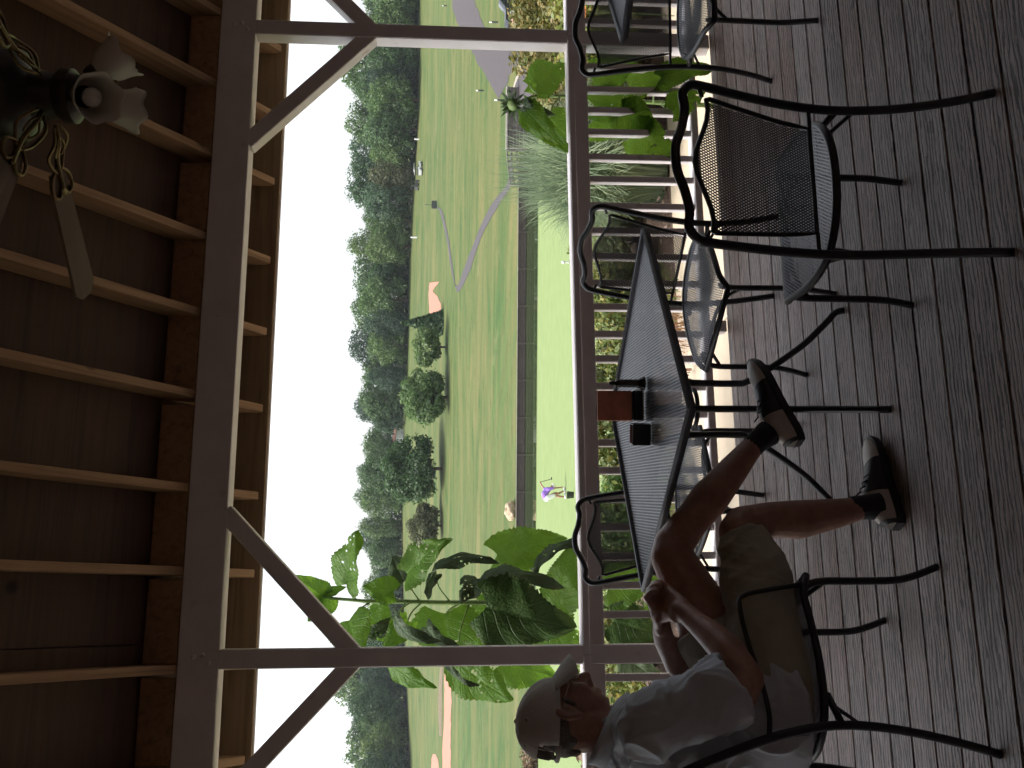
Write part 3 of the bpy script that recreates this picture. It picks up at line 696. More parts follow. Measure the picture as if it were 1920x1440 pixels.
for k in range(5):
    a = a0-R(71)*k if k < 2 else a0-R(140)-R(73.4)*(k-1)
    if k == 0: a = a0
    m = MB(); L0, L1 = .20, .565; pts = []
    N = 14
    for i in range(N+1):
        t = i/N; x = L0+(L1-L0)*t; w = .036+.012*t
        if t > .93: w *= math.sqrt(max(0, 1-((t-.93)/.078)**2))
        if t < .05: w *= .8+4*t
        pts.append((x, w))
    ring = [(x, w, 0) for x, w in pts]+[(x, -w, 0) for x, w in reversed(pts)]; n_ = len(ring)
    m.add([(x, y, .004) for x, y, z in ring]+[(x, y, -.004) for x, y, z in ring], [tuple(range(n_)), tuple(range(2*n_-1, n_-1, -1))]+[(i, i+n_, (i+1) % n_+n_, (i+1) % n_) for i in range(n_)])
    bl = m.obj('blade', BL, fan, 30, (0, 0, hz-.025)); bl.rotation_euler = (R(12), 0, a)
    m = MB()
    for s in (-1, 1):
        m.tube(smooth_pts([(.075, s*.012, -.03), (.11, s*.030, -.034), (.15, s*.036, -.012), (.185, s*.020, -.008), (.20, s*.004, -.006), (.185, s*-.0, -.006)], 5), .0042, 6)
        m.tube(smooth_pts([(.185, s*.006, -.007), (.215, s*.040, -.008), (.25, s*.042, -.008), (.262, s*.020, -.008), (.24, s*.004, -.008)], 5), .0042, 6)
        m.tube(smooth_pts([(.10, s*.004, -.030), (.13, s*.018, -.028), (.155, s*.012, -.015), (.14, s*.001, -.016)], 5), .003, 6)
    m.tube(smooth_pts([(.07, 0, -.03), (.12, 0, -.026), (.17, 0, -.010), (.26, 0, -.009)], 4), .006, 6)
    m.obj('bracket', BRASS, bl, 180)
q = NT('frosted_ribbed_glass'); q.col((.62, .58, .52)); q.set(Roughness=.25, Transmission_Weight=.12, IOR=1.3); SHADE = q.m
BULB = simple('white_bulb', (.7, .66, .6), .3, .05, 5, 0)
for az_, tl in ((R(240), .82), (R(-1), .70), (R(75), .75)):
    d = Vector((math.cos(az_)*math.sin(tl), math.sin(az_)*math.sin(tl), -math.cos(tl))); c = Vector((0, 0, hz-.125))+Vector((math.cos(az_), math.sin(az_), 0))*.034
    m = MB(); m.tube(smooth_pts([(0, 0, hz-.11), tuple(c+Vector((0, 0, .008))), tuple(c+d*.035)], 4), .010, 8); m.lathe([(.001, .02), (.022, .022), (.026, .035), (.026, .055), (.02, .058)], c, d, 14); m.obj('lamp_arm', DARKM, fan, 40)
    pr = [(.024, .046), (.031, .058), (.041, .074), (.046, .090), (.049, .106), (.054, .120), (.060, .130)]
    fl = lambda r, z, a: (r*(1+.05*max(0, (z-.085)/.045)*math.cos(6*a)), z+.006*max(0, (z-.095)/.035)*math.cos(6*a))
    m = MB(); m.lathe(pr+[(r-.003, z-.002) for r, z in reversed(pr)], c, d, 48, fl); sh = m.obj('lamp_shade', SHADE, fan, 180)
    m = MB(); m.lathe([(.010, .05), (.012, .06), (.022, .085), (.023, .098), (.015, .110), (.001, .116)], c, d, 14); m.obj('bulb', BULB, sh, 180)
m = MB(); m.tube([(.03, -.02, hz-.135), (.03, -.02, hz-.21)], .0012, 5); m.ball((.03, -.02, hz-.215), .006, 8); m.obj('pull_chain', BRASS, fan, 180)

# ------------------------------------------------------------------ the seated man
SKIN = None
q = NT('tanned_skin'); v = q.coord(); n1 = q.noise(v, 18, 4); n2 = q.noise(v, 140, 3)
n5 = q.noise(v, 60, 4, .7); q.col(q.mix(q.mapr(n5, .5, .72, 0, .5), q.ramp(n1, [(.3, (.27, .13, .09)), (.7, (.40, .22, .165))]), (.20, .085, .055))); q.set(Roughness=.5, Subsurface_Weight=.08, Subsurface_Radius=(.01, .004, .002)); q.bump(n2, .4, .002); SKIN = q.m
def cloth(name, c, sc=400):
    q = NT(name); v = q.coord(); a = q.noise(v, 6, 4); w = q.noise(v, 260, 2); wr = q.noise(q.coord((1, 1, .6)), 22, 3, .5, 1.2)
    q.col(q.ramp(a, [(.3, tuple(x*.85 for x in c)), (.7, c)])); q.set(Roughness=.9, Specular_IOR_Level=.15, Sheen_Weight=.15)
    ad = q.new('Math', operation='MULTIPLY_ADD'); q.l(w, ad.inputs[0]); ad.inputs[1].default_value = .12; q.l(wr, ad.inputs[2]); q.bump(ad.outputs[0], .5, .008); return q.m
SHIRT = cloth('pale_grey_polo_cloth', (.50, .535, .59)); SHORT = cloth('khaki_shorts_cloth', (.38, .35, .28)); CAPM = cloth('faded_stone_cap_cloth', (.55, .52, .49))
SOCK = simple('black_sock', (.02, .02, .022), .9, .2, 60, .3); SHW = simple('white_shoe_leather', (.45, .41, .36), .5, .15, 14, .1); SHB = simple('black_shoe_leather', (.018, .017, .018), .45, .2, 30, .15)
HAIR = simple('grey_hair', (.14, .125, .115), .8, .6, 60, .8, stretch=(6, 6, 1))
def V3(*a): return Vector(a)
HC = V3(-.085, 0, 1.105); HM = Matrix.Rotation(R(19), 4, 'Y')          # head centre; rotation about +y tips the face down
def hp(x, y, z): return HC+HM@V3(x, y, z)

def finger(m, base, tip, curl, r0, r1, up):
    base, tip, up = Vector(base), Vector(tip), Vector(up); d = tip-base
    p1 = base+d*.42+up*curl; p2 = base+d*.76+up*curl*.7
    m.chain([(base, r0), (p1, r0*.95), (p2, (r0+r1)/2), (tip, r1)], 10)
def man_body():
    m = MB()
    # head
    for c, r in (((-.012, 0, .030), (.094, .073, .083)), ((.030, 0, -.02), (.068, .062, .085)), ((.040, 0, -.075), (.052, .050, .048)), ((.062, 0, -.098), (.026, .026, .022)),
                 ((.070, 0, .035), (.030, .056, .024)), ((.086, 0, -.068), (.018, .026, .010)), ((.088, 0, -.082), (.014, .022, .008)), ((.066, .032, -.03), (.028, .024, .03)), ((.066, -.032, -.03), (.028, .024, .03))):
        b = MB(); b.ball((0, 0, 0), r, 18); m.add([hp(*(Vector(c)+Vector(p))) for p in b.v], b.f)
    m.chain([(hp(.094, 0, .014), .010), (hp(.112, 0, -.012), .012), (hp(.126, 0, -.034), .0145), (hp(.106, 0, -.046), .014)], 10)
    for s in (-1, 1):
        m.rcone(hp(.105, s*.010, -.040), .009, hp(.098, s*.014, -.04), .008, 8)
        m.chain([(hp(-.012, s*.073, .018), .008), (hp(-.026, s*.082, .012), .009), (hp(-.028, s*.083, -.012), .009), (hp(-.016, s*.079, -.036), .009), (hp(-.006, s*.074, -.044), .007)], 10)
        m.rcone(hp(-.004, s*.076, .0), .009, hp(-.006, s*.075, -.03), .009, 8); m.chain([(hp(-.014, s*.082, .024), .007), (hp(-.034, s*.092, .014), .0085), (hp(-.036, s*.092, -.012), .0085), (hp(-.018, s*.085, -.042), .009)], 10)
    m.chain([(hp(-.035, 0, -.03), .062), ((-.130, 0, 1.000), .060), ((-.145, 0, .940), .058)], 16)
    m.rcone(hp(.025, 0, -.085), .036, (-.10, 0, 1.0), .045, 14)
    # torso
    m.chain([((-.158, 0, .89), .075), ((-.145, 0, .78), .10), ((-.11, 0, .62), .115), ((-.09, 0, .51), .12)], 16)
    for s in (-1, 1): m.rcone((-.155, s*.05, .90), .055, (-.168, s*.165, .905), .050, 14)
    # arms
    m.chain([((-.165, -.185, .915), .052), ((-.115, -.240, .665), .045), ((-.075, -.245, .640), .044), ((.01, -.212, .668), .048), ((.07, -.175, .694), .042), ((.125, -.135, .722), .033), ((.155, -.115, .735), .032)], 14)
    m.chain([((-.15, .185, .915), .052), ((.05, .245, .68), .044), ((.085, .24, .655), .044), ((.125, .185, .71), .046), ((.165, .10, .765), .033), ((.178, .07, .775), .031)], 14)
    # legs
    m.chain([((-.02, -.09, .50), .09), ((.24, -.085, .515), .085), ((.445, -.07, .525), .064), ((.47, -.068, .508), .061), ((.488, -.072, .42), .056), ((.486, -.076, .33), .062), ((.503, -.082, .21), .048), ((.522, -.088, .11), .034), ((.522, -.088, .07), .037)], 16)
    m.chain([((-.02, .09, .52), .10), ((.20, .065, .63), .096), ((.41, .03, .722), .068), ((.45, .025, .714), .063), ((.53, .008, .645), .057), ((.60, -.005, .580), .063), ((.70, -.02, .487), .050), ((.80, -.034, .395), .035), ((.825, -.036, .37), .037)], 16)
    return m
def hand(m, wr, palm_c, dirn, nrm, side, curl):
    """palm with four fingers and a thumb; dirn along the fingers, nrm out of the back of the hand"""
    d = Vector(dirn).normalized(); n = Vector(nrm); n = (n-d*n.dot(d)).normalized(); a = d.cross(n)*side
    c = Vector(palm_c); m.rcone(wr, .031, c-d*.03, .028, 12)
    for k in (-1.4, -.45, .5, 1.45): m.rcone(c-d*.038+a*k*.0155, .0185, c+d*.046+a*k*.0195, .0155, 10)
    for k, L in ((-1.5, .078), (-.5, .090), (.5, .086), (1.5, .070)):
        b = c+d*.050+a*k*.0215; k1 = b+d*L*.42+n*.010; k2 = k1+(d*.55-n*.85)*L*.36*curl+d*L*.3*(1-curl); tp = k2+(-d*.15-n*.95)*L*.30*curl+d*L*.25*(1-curl)
        m.chain([(b, .0122), (k1, .0115), (k2, .0104), (tp, .0088)], 10)
    b = c-d*.020-a*.026; m.chain([(b, .0155), (b+d*.032-a*.021-n*.012, .0135), (b+d*.060-a*.016-n*.026, .0118), (b+d*.078-a*.002-n*.033, .0095)], 10)
man = thing('person', 'older man in cap, polo shirt and khaki shorts sitting cross-legged with clasped hands', 'person', (*MAN_C, 0), MAN_R)
m = man_body()
hand(m, (.160, -.112, .738), (.205, -.072, .768), (.72, .62, .34), (.25, -.55, .8), 1, 1.0)
hand(m, (.180, .066, .776), (.212, .020, .790), (.62, -.72, .30), (.35, .25, .9), -1, .8)
MANBODY = link('body', remesh(m, .0058, 4, .5), man); MANBODY.data.materials.append(SKIN)

def folds(me, amp, seed, dirs, freq):
    n_ = len(me.vertices); co = np.empty(n_*3); me.vertices.foreach_get('co', co); no = np.empty(n_*3); me.vertices.foreach_get('normal', no)
    co = co.reshape(-1, 3); no = no.reshape(-1, 3); d = np.zeros(n_)
    for i in range(n_):
        p = Vector(co[i]); w = noise.noise(p*6+Vector((seed, 0, 0)))*1.2
        for (dx, fq, am) in dirs:
            d[i] += am*(max(0, 1-abs(noise.noise(Vector((p.dot(Vector(dx))*fq+w, w*.7+p.z*1.3, seed))))*2.6)**2-.35)
    d = d*np.clip((co[:, 0]-.02)/.16, .12, 1) if seed > 5 else d*np.clip((co[:, 2]-.47)/.10, .25, 1)
    co += no*(d*amp)[:, None]; me.vertices.foreach_set('co', co.reshape(-1)); me.update()
def on_seat(me):
    n_ = len(me.vertices); co = np.empty(n_*3); me.vertices.foreach_get('co', co); co = co.reshape(-1, 3)
    k = (np.abs(co[:, 0]+.01) < .30) & (np.abs(co[:, 1]) < .26); low = .438-.022*np.clip((co[:, 0]-.15)/.085, 0, 1)
    co[:, 2] = np.where(k, np.maximum(co[:, 2], low+.03*np.clip(co[:, 2]-.38, -.1, .1)*.2), co[:, 2]); me.vertices.foreach_set('co', co.reshape(-1)); me.update()
# polo shirt
m = MB()
m.chain([((-.160, 0, .930), .074), ((-.168, 0, .865), .124), ((-.150, 0, .77), .140), ((-.105, 0, .64), .158)], 20)
m.tube([(-.105, 0, .66), (-.085, 0, .56), (-.075, 0, .465)], [.155, .178, .190], 24)
for s in (-1, 1): m.chain([((-.165, s*.06, .86), .115), ((-.140, s*.072, .73), .118), ((-.095, s*.082, .60), .122)], 16); m.tube([(-.095, s*.082, .60), (-.075, s*.085, .47)], [.120, .130], 20)
m.rcone((-.150, -.03, .945), .062, (-.175, -.19, .908), .078, 16); m.rcone((-.150, .03, .945), .062, (-.165, .19, .908), .078, 16)
m.tube([(-.175, -.19, .905), (-.140, -.224, .79), (-.098, -.244, .680)], [.090, .092, .098], 18)
m.ball((-.175, -.19, .905), .090, 16)
m.tube([(-.165, .19, .905), (-.06, .222, .80), (.035, .245, .715)], [.088, .084, .086], 18)
m.ball((-.165, .19, .905), .088, 16)
me = remesh(m, .0065, 7, .5)
folds(me, .017, 3.3, [((.9, .3, -.35), 10, .8), ((.7, 1, -.25), 8, .6), ((1, .2, .55), 16, .35)], 1)
on_seat(me); o = link('polo_shirt', me, man); me.materials.append(SHIRT)
m = MB(); ring = []
for a in np.linspace(0, 2*math.pi, 30, endpoint=False):
    c_, s_ = math.cos(a), math.sin(a); ring.append((c_, s_))
vs = []; rows = [(.072, .012, 0), (.074, .036, -.004), (.082, .020, .004), (.096, -.012, .008)]
for (r, dz, dx) in rows:
    for c_, s_ in ring: vs.append((-.138+dx+c_*r*1.02, s_*r, .968+dz-.040*c_))
n_ = len(ring); m.add(vs, [(i*n_+k, i*n_+(k+1) % n_, (i+1)*n_+(k+1) % n_, (i+1)*n_+k) for i in range(3) for k in range(n_)]+[])
cme = m.obj('collar', SHIRT, o, 180); cme.modifiers.new('th', 'SOLIDIFY').thickness = .004
# shorts: waist and two legs, the far one hitched up over the crossed knee
m = MB(); m.chain([((-.085, -.05, .50), .125), ((-.085, .05, .50), .125)], 16); m.ball((-.03, 0, .51), (.13, .17, .10), 16)
m.tube([(-.06, -.085, .505), (.12, -.095, .508), (.26, -.090, .506), (.36, -.080, .512), (.425, -.074, .515)], [.120, .113, .104, .095, .084], 20); m.ball((-.06, -.085, .505), .112, 16)
m.tube([(-.06, .085, .52), (.09, .085, .580), (.20, .068, .628)], [.122, .118, .120], 20); m.ball((-.06, .085, .52), .112, 16)
me = remesh(m, .007, 7, .5); folds(me, .012, 8.1, [((1, .1, .5), 13, .7), ((.5, .2, -1), 15, .6), ((1, -.3, -.4), 21, .35)], 1); on_seat(me); link('shorts', me, man); me.materials.append(SHORT)
on_seat(MANBODY.data)
# cap, worn tipped back
CT = Matrix.Rotation(R(-15), 4, 'Y')
def hc(x, y, z): return hp(*(CT@V3(x, y, z)))
def caps(th, ph):                                 # crown shell in head frame
    rx, ry, rz_ = .112, .090, .104
    return hc(-.016+rx*math.sin(th)*math.cos(ph)-.016*max(0, math.cos(th))**2, ry*math.sin(th)*math.sin(ph), .028+rz_*math.cos(th)**.9*(1 if th < R(90) else 1) if th < R(89) else .028-.002*(th-R(89))*57)
m = MB(); vs = []; nr, nc = 10, 36
for i in range(nr+1):
    for k in range(nc):
        th = (R(2)+R(92)*i/nr); ph = 2*math.pi*k/nc; g = 1+.014*math.cos(6*ph)*math.sin(th)+.02*noise.noise(Vector((ph*1.3, th*2, 3)))*math.sin(th)
        p = caps(th, ph); p = HC+(p-HC)*g; vs.append(p)
fs_ = [(i*nc+k, i*nc+(k+1) % nc, (i+1)*nc+(k+1) % nc, (i+1)*nc+k) for i in range(nr) for k in range(nc) if not (i >= nr-3 and abs(k-nc/2) < 3.2)]
m.add(vs, fs_+[tuple(range(nc-1, -1, -1))]); cap = m.obj('cap', CAPM, man, 180); sm_ = cap.modifiers.new('th', 'SOLIDIFY'); sm_.thickness = .003
m = MB(); m.ball(caps(R(3), 0), .0075, 10); m.obj('button', CAPM, cap, 180)
for k in range(6):
    m = MB(); m.tube([HC+(caps(R(t), R(30+60*k))-HC)*1.004 for t in np.linspace(4, 88, 16)], .0018, 6); m.obj('seam', CAPM, cap, 180)
for k in range(6):
    p_ = HC+(caps(R(42), R(60*k+18))-HC)*1.006; m = MB(); m.lathe([(.0045, .0), (.0045, .0015), (.002, .0015), (.002, 0)], p_, p_-HC, 10); m.obj('eyelet', SHB, cap, 40)
m = MB(); vs = []; nb_, na_ = 8, 14
for i in range(nb_+1):
    for k in range(na_+1):
        a = R(-62)+R(124)*k/na_; t = i/nb_; ln = .072*math.cos(a*.85)**.7*t
        x = -.014+.112*math.cos(a)+ln; y = .090*math.sin(a)*(1+.05*t); z = .024-.024*(abs(math.sin(a))**2)*t-.034*t-.012*t*t+.006
        vs.append(hc(x, y, z))
m.add(vs, [(i*(na_+1)+k, i*(na_+1)+k+1, (i+1)*(na_+1)+k+1, (i+1)*(na_+1)+k) for i in range(nb_) for k in range(na_)])
br = m.obj('brim', CAPM, cap, 180); br.modifiers.new('th', 'SOLIDIFY').thickness = .004
m = MB(); m.tube([hc(-.018-.106*math.cos(a), .086*math.sin(a), .016) for a in np.linspace(R(-36), R(36), 9)], .007, 6); m.obj('strap', CAPM, cap, 180)
# hair at the back of the head and over the ears
m = MB()
for s in (-1, 1): m.chain([(hp(-.02, s*.060, .012), .018), (hp(-.055, s*.055, -.005), .022), (hp(-.085, s*.030, -.02), .022), (hp(-.092, 0, -.03), .022)], 12)
m.rcone(hp(-.085, 0, .02), .024, hp(-.083, 0, -.055), .020, 12); m.rcone(hp(-.07, .035, -.04), .018, hp(-.07, -.035, -.04), .018, 12)
for s in (-1, 1): m.rcone(hp(.018, s*.064, .012), .008, hp(.016, s*.064, -.022), .007, 8)
me = remesh(m, .005, 2); link('hair', me, man); me.materials.append(HAIR)
# glasses
gl = MB()
for s in (-1, 1):
    gl.tube([hp(.104+.004*math.cos(a), s*.033+.023*math.cos(a)*1.0, .002+.017*math.sin(a)) for a in np.linspace(0, 2*math.pi, 18, endpoint=False)], .0013, 6, closed=True)
    gl.tube(smooth_pts([hp(.104, s*.056, .006), hp(.08, s*.074, .008), hp(.0, s*.080, .010), hp(-.02, s*.081, -.004)], 4), .0014, 6)
gl.tube([hp(.106, -.010, .004), hp(.110, 0, .008), hp(.106, .010, .004)], .0012, 6)
go = gl.obj('glasses', simple('gold_wire', (.55, .45, .35), .25, .1, 9, 0, metal=1), man, 180)
q = NT('spectacle_lens'); q.col((.9, .9, .9)); q.set(Roughness=.05, Alpha=.10)
for s in (-1, 1):
    m = MB(); m.add([hp(.104+.004*math.cos(a), s*.033+.022*math.cos(a), .002+.016*math.sin(a)) for a in np.linspace(0, 2*math.pi, 18, endpoint=False)], [tuple(range(18))]); m.obj('lens', q.m, go, 0)

def shoe(heel, toe, up, Ls, name='shoe'):
    """lofted golf shoe: heel -> toe along +x, sole down"""
    root = None; heel, toe, up = Vector(heel), Vector(toe), Vector(up)
    X = (toe-heel).normalized(); Zu = (up-X*up.dot(X)).normalized(); Yv = Zu.cross(X); M = Matrix(((X.x, Yv.x, Zu.x, heel.x), (X.y, Yv.y, Zu.y, heel.y), (X.z, Yv.z, Zu.z, heel.z), (0, 0, 0, 1)))
    st = [(0, .020, .05), (.03, .030, .068), (.10, .036, .082), (.22, .037, .094), (.34, .036, .092), (.46, .038, .080), (.58, .043, .066), (.70, .047, .054), (.82, .045, .047), (.92, .035, .040), (.98, .020, .031), (1.0, .008, .024)]
    def ringp(i):
        s, w, h = st[i]; x = s*Ls; out = []
        for k in range(13):
            a = math.pi*k/12; out.append((x, w*math.cos(a)*(1 if abs(math.cos(a)) > .3 else 1), .022+(h-.022)*math.sin(a)**.75))
        return out
    rows = [ringp(i) for i in range(len(st))]
    def part(i0, i1, nm, mat, par, infl=0):
        m = MB(); vs = []
        for i in range(i0, i1+1):
            for (x, y, z) in rows[i]: vs.append(M@Vector((x, y*(1+infl), .022+(z-.022)*(1+infl))))
        n = 13; m.add(vs, [(i*n+k, i*n+k+1, (i+1)*n+k+1, (i+1)*n+k) for i in range(i1-i0) for k in range(n-1)])
        if i0 == 0: m.add([M@Vector(p) for p in rows[0]], [tuple(range(n))])
        if i1 == len(st)-1: m.add([M@Vector(p) for p in rows[-1]], [tuple(range(n-1, -1, -1))])
        return m.obj(nm, mat, par, 60)
    root = part(0, 4, name, SHW, man); part(4, 7, 'saddle', SHB, root, .03); part(7, len(st)-1, 'toe_cap', SHW, root); part(0, 1, 'heel_tab', SHB, root, .05)
    m = MB(); ol = [(s*Ls+(-.004 if s == 0 else .004 if s == 1 else 0), w*1.06+.003) for s, w, h in st]; rg = [(x, y) for x, y in ol]+[(x, -y) for x, y in reversed(ol)]; n = len(rg)
    m.add([M@Vector((x, y, .026)) for x, y in rg]+[M@Vector((x, y*.98, .0+.010*max(0, (x/Ls-.8)/.2)**2)) for x, y in rg], [tuple(range(n)), tuple(range(2*n-1, n-1, -1))]+[(i, i+n, (i+1) % n+n, (i+1) % n) for i in range(n)])
    for k in range(5):
        for s in (-1, 1): m.lathe([(.010, 0), (.008, -.007), (.001, -.008)], M@Vector((Ls*(.1+.18*k), s*.022, .001)), -Zu, 8) if k != 2 else None
    m.obj('sole', SHB, root, 30)
    m = MB()
    for k in range(4):
        x = Ls*(.40+.065*k); h = .098-.012*k; m.tube([M@Vector((x, -.022, h-.008)), M@Vector((x+.004, 0, h)), M@Vector((x, .022, h-.008))], .0032, 6)
    m.tube(smooth_pts([M@Vector((Ls*.38, 0, .100)), M@Vector((Ls*.36, .02, .112)), M@Vector((Ls*.40, .03, .095))], 4), .0025, 6); m.obj('laces', SHB, root, 180)
    return root
shoe((.455, -.09, .005), (.80, -.075, .005), (0, 0, 1), .335)
shoe((.800, -.040, .235), (1.165, -.052, .350), (-.30, -.02, .95), .352)
for pts in ([((.520, -.088, .155), .037), ((.522, -.088, .11), .0385), ((.525, -.088, .06), .045)], [((.775, -.03, .418), .038), ((.80, -.034, .392), .0385), ((.835, -.038, .345), .046)]):
    m = MB(); m.tube([p for p, r in pts], [r for p, r in pts], 16); m.obj('sock', SOCK, man, 60)

# ------------------------------------------------------------------ trees
def crown_points(lobes, n, hollow=.62):
    vol = np.array([l[1][0]*l[1][1]*l[1][2] for l in lobes])**.8; idx = rng.choice(len(lobes), n, p=vol/vol.sum())
    C_ = np.array([l[0] for l in lobes])[idx]; R_ = np.array([l[1] for l in lobes])[idx]
    d = rng.normal(0, 1, (n, 3)); d /= np.linalg.norm(d, axis=1)[:, None]
    rad = hollow+(1.06-hollow)*rng.random(n)**.55
    ph = np.sin(d[:, 0]*7+C_[:, 0]*3)*np.sin(d[:, 1]*6+C_[:, 1]*2)*np.sin(d[:, 2]*6.5+C_[:, 2]); rad *= 1+.13*ph
    return C_+d*R_*rad[:, None], d
def broad_lobes(w, h, base, n, seed, squash=1.):
    r_ = random.Random(seed); L = []
    L.append(((0, 0, base+(h-base)*.5), (w*.33, w*.33, (h-base)*.42)))
    for k in range(n):
        a = r_.random()*2*math.pi; t = r_.random(); z = base+(h-base)*(.10+.84*t)
        e = math.sqrt(max(.06, 1-((t-.42)/.62)**2)); rr = w*.5*e
        s = w*r_.uniform(.13, .22)*(.75 if t > .8 else 1); L.append(((math.cos(a)*(rr-s*.75), math.sin(a)*(rr-s*.75), z), (s, s, s*r_.uniform(.6, .95)*squash)))
    return L
def trunk_mesh(h, r, base, w, seed, lean=0):
    r_ = random.Random(seed); m = MB(); top = base+(h-base)*.55
    pts = [(lean*t*t*h*.2+.05*w*math.sin(t*5+seed)*t*.3, .03*w*math.cos(t*4)*t, top*t-.2) for t in np.linspace(0, 1, 8)]
    m.tube(pts, [r*(1-.7*t) for t in np.linspace(0, 1, 8)], 8)
    for k in range(7):
        a = k*2.4+seed; z = base*.85+(top-base*.85)*(k/7); p0 = Vector((0, 0, z)); p1 = p0+Vector((math.cos(a)*w*.2, math.sin(a)*w*.2, (h-base)*.16)); p2 = p0+Vector((math.cos(a)*w*.36, math.sin(a)*w*.36, (h-base)*.34))
        m.tube([p0, p1, p2], [r*.42, r*.26, r*.1], 5)
    return m
F_DARK = m_leaf('dark_wood_foliage', (.026, .064, .022), (.050, .110, .036), (.085, .155, .052), .38)
F_MID = m_leaf('mid_green_foliage', (.040, .088, .024), (.078, .150, .042), (.125, .200, .062), .38)
F_PALE = m_leaf('pale_green_foliage', (.06, .115, .032), (.105, .175, .048), (.155, .225, .07), .35)
F_OLIVE = m_leaf('olive_brown_foliage', (.062, .085, .032), (.105, .122, .05), (.15, .15, .07), .35)
F_BLUE = m_leaf('blue_green_foliage', (.030, .068, .038), (.055, .108, .058), (.090, .150, .074), .38)
def tree_meshes(tag_, w, h, base, nl, nleaf, leaf, mat, seed, conifer=False):
    L = broad_lobes(w, h, base, nl, seed)
    if conifer:
        L = []
        for k in range(26):
            t = k/25; z = base+(h-base)*t; rr = w*.5*(1-t)*.95+.15
            for q_ in range(6):
                a = q_*1.05+k*.7; L.append(((math.cos(a)*rr*.55, math.sin(a)*rr*.55, z-rr*.12), (rr*.5, rr*.5, .10*h/6)))
    P, d = crown_points(L, nleaf, .5)
    if not conifer:
        q_ = np.array([noise.noise(Vector((x*.55+seed, y*.55, z*.75))) for x, y, z in P]); P = P[q_ > -.28]; d = d[q_ > -.28]; k_ = rng.random(len(P)) < .10; P[k_] += d[k_]*(w*.05)*rng.random((k_.sum(), 1))
    return leafcloud(P, d*np.array([1, 1, .6])+np.array([0, 0, .35]), leaf, 'crown', mat), trunk_mesh(h, w*.026+.05, base, w, seed).mesh('trunk', TRUNK, 60)
def plant_tree(meshes, loc, s, rz, label, group, cat='tree', sz=None, nm='tree'):
    t = thing(nm, label, cat, loc, rz, group); t.scale = (s, s, sz or s)
    link('crown', meshes[0], t); link('trunk', meshes[1], t); return t
# five separate trees on the far fairway: base in the photo, crown top row, crown width
def field_tree(bx, by, topx, wpx, dep_mat, mat, label, nleaf, leaf, nl, base_f=.14, dist=None, conifer=False, seed=3):
    b = hit(bx, by, 90); dep = float(vF@(np.array(b)-CAM)); H_ = (bx-topx)/F_PX*dep; W_ = wpx/F_PX*dep*1.06
    return plant_tree(tree_meshes('t', W_, H_, H_*base_f, nl, nleaf, leaf, mat, seed, conifer), b-Vector((0, 0, .1)), 1, seed*.7, label, 'separate trees on the far fairway')
field_tree(839, 745, 755, 98, 0, F_MID, 'round-headed green tree standing alone in the middle of the far fairway', 17000, .25, 30, .17, seed=3)
field_tree(829, 879, 722, 118, 0, F_MID, 'broad dark tree with ragged outline, widest of the separate trees on the fairway', 19000, .28, 34, .16, seed=5)
field_tree(838, 651, 772, 70, 0, F_PALE, 'small pale airy tree between the round tree and the dark conifer', 5500, .26, 20, .14, seed=8)
field_tree(830, 606, 752, 46, 0, F_DARK, 'narrow dark conifer beside the notched bunker', 7000, .30, 20, .04, conifer=True, seed=4)
field_tree(828, 985, 765, 76, 0, F_OLIVE, 'small brownish tree on the fairway next to the tall sunflower', 9500, .24, 22, .16, seed=9)
# the wood along the far edge
KIND = {'dark': F_DARK, 'mid': F_MID, 'pale': F_PALE, 'olive': F_OLIVE, 'blue': F_BLUE}
VAR = {}
for kn, mt in KIND.items(): VAR[kn] = [tree_meshes(kn, 13.5, 16, .6, (46, 30, 60)[i], 10000, .38, mt, 20+i*3+len(kn)*7) for i in range(3)]
BASE = [(-80, 790), (0, 788), (100, 787), (200, 787), (300, 780), (400, 775), (500, 770), (600, 768), (700, 765), (800, 761), (900, 758), (1000, 756), (1100, 757), (1250, 760), (1400, 768), (1520, 772)]
TOP = [(-80, 690), (0, 688), (40, 690), (60, 672), (90, 660), (130, 656), (180, 664), (230, 656), (300, 655), (360, 662), (400, 676), (440, 668), (500, 658), (560, 660), (620, 668), (680, 672), (740, 668), (790, 682), (840, 690), (880, 652), (930, 656), (1000, 672), (1060, 690), (1130, 690), (1250, 650), (1320, 642), (1380, 640), (1440, 650), (1520, 650)]
intp = lambda T, y: float(np.interp(y, [a for a, b in T], [b for a, b in T]))
def region(y):
    for lim, tx in ((95, 'above the asphalt drive'), (300, 'above the stone wall'), (480, 'above the cart path'), (600, 'above the notched bunker'), (700, 'above the pale airy tree'), (800, 'behind the round-headed tree'), (930, 'behind the broad ragged tree'), (1070, 'behind the small brownish tree'), (1225, 'behind the tall sunflower')):
        if y < lim: return tx
    return 'beyond the long bunker'
KADJ = {'dark': 'dark green', 'mid': 'mid green', 'pale': 'pale yellow-green', 'olive': 'olive-brown', 'blue': 'bluish green'}
seq = ['mid', 'dark', 'mid', 'pale', 'mid', 'blue', 'mid', 'dark', 'mid', 'blue', 'dark', 'mid', 'pale', 'dark', 'mid', 'blue', 'mid', 'blue', 'mid', 'dark']
rr_ = random.Random(5); seen_l = {}
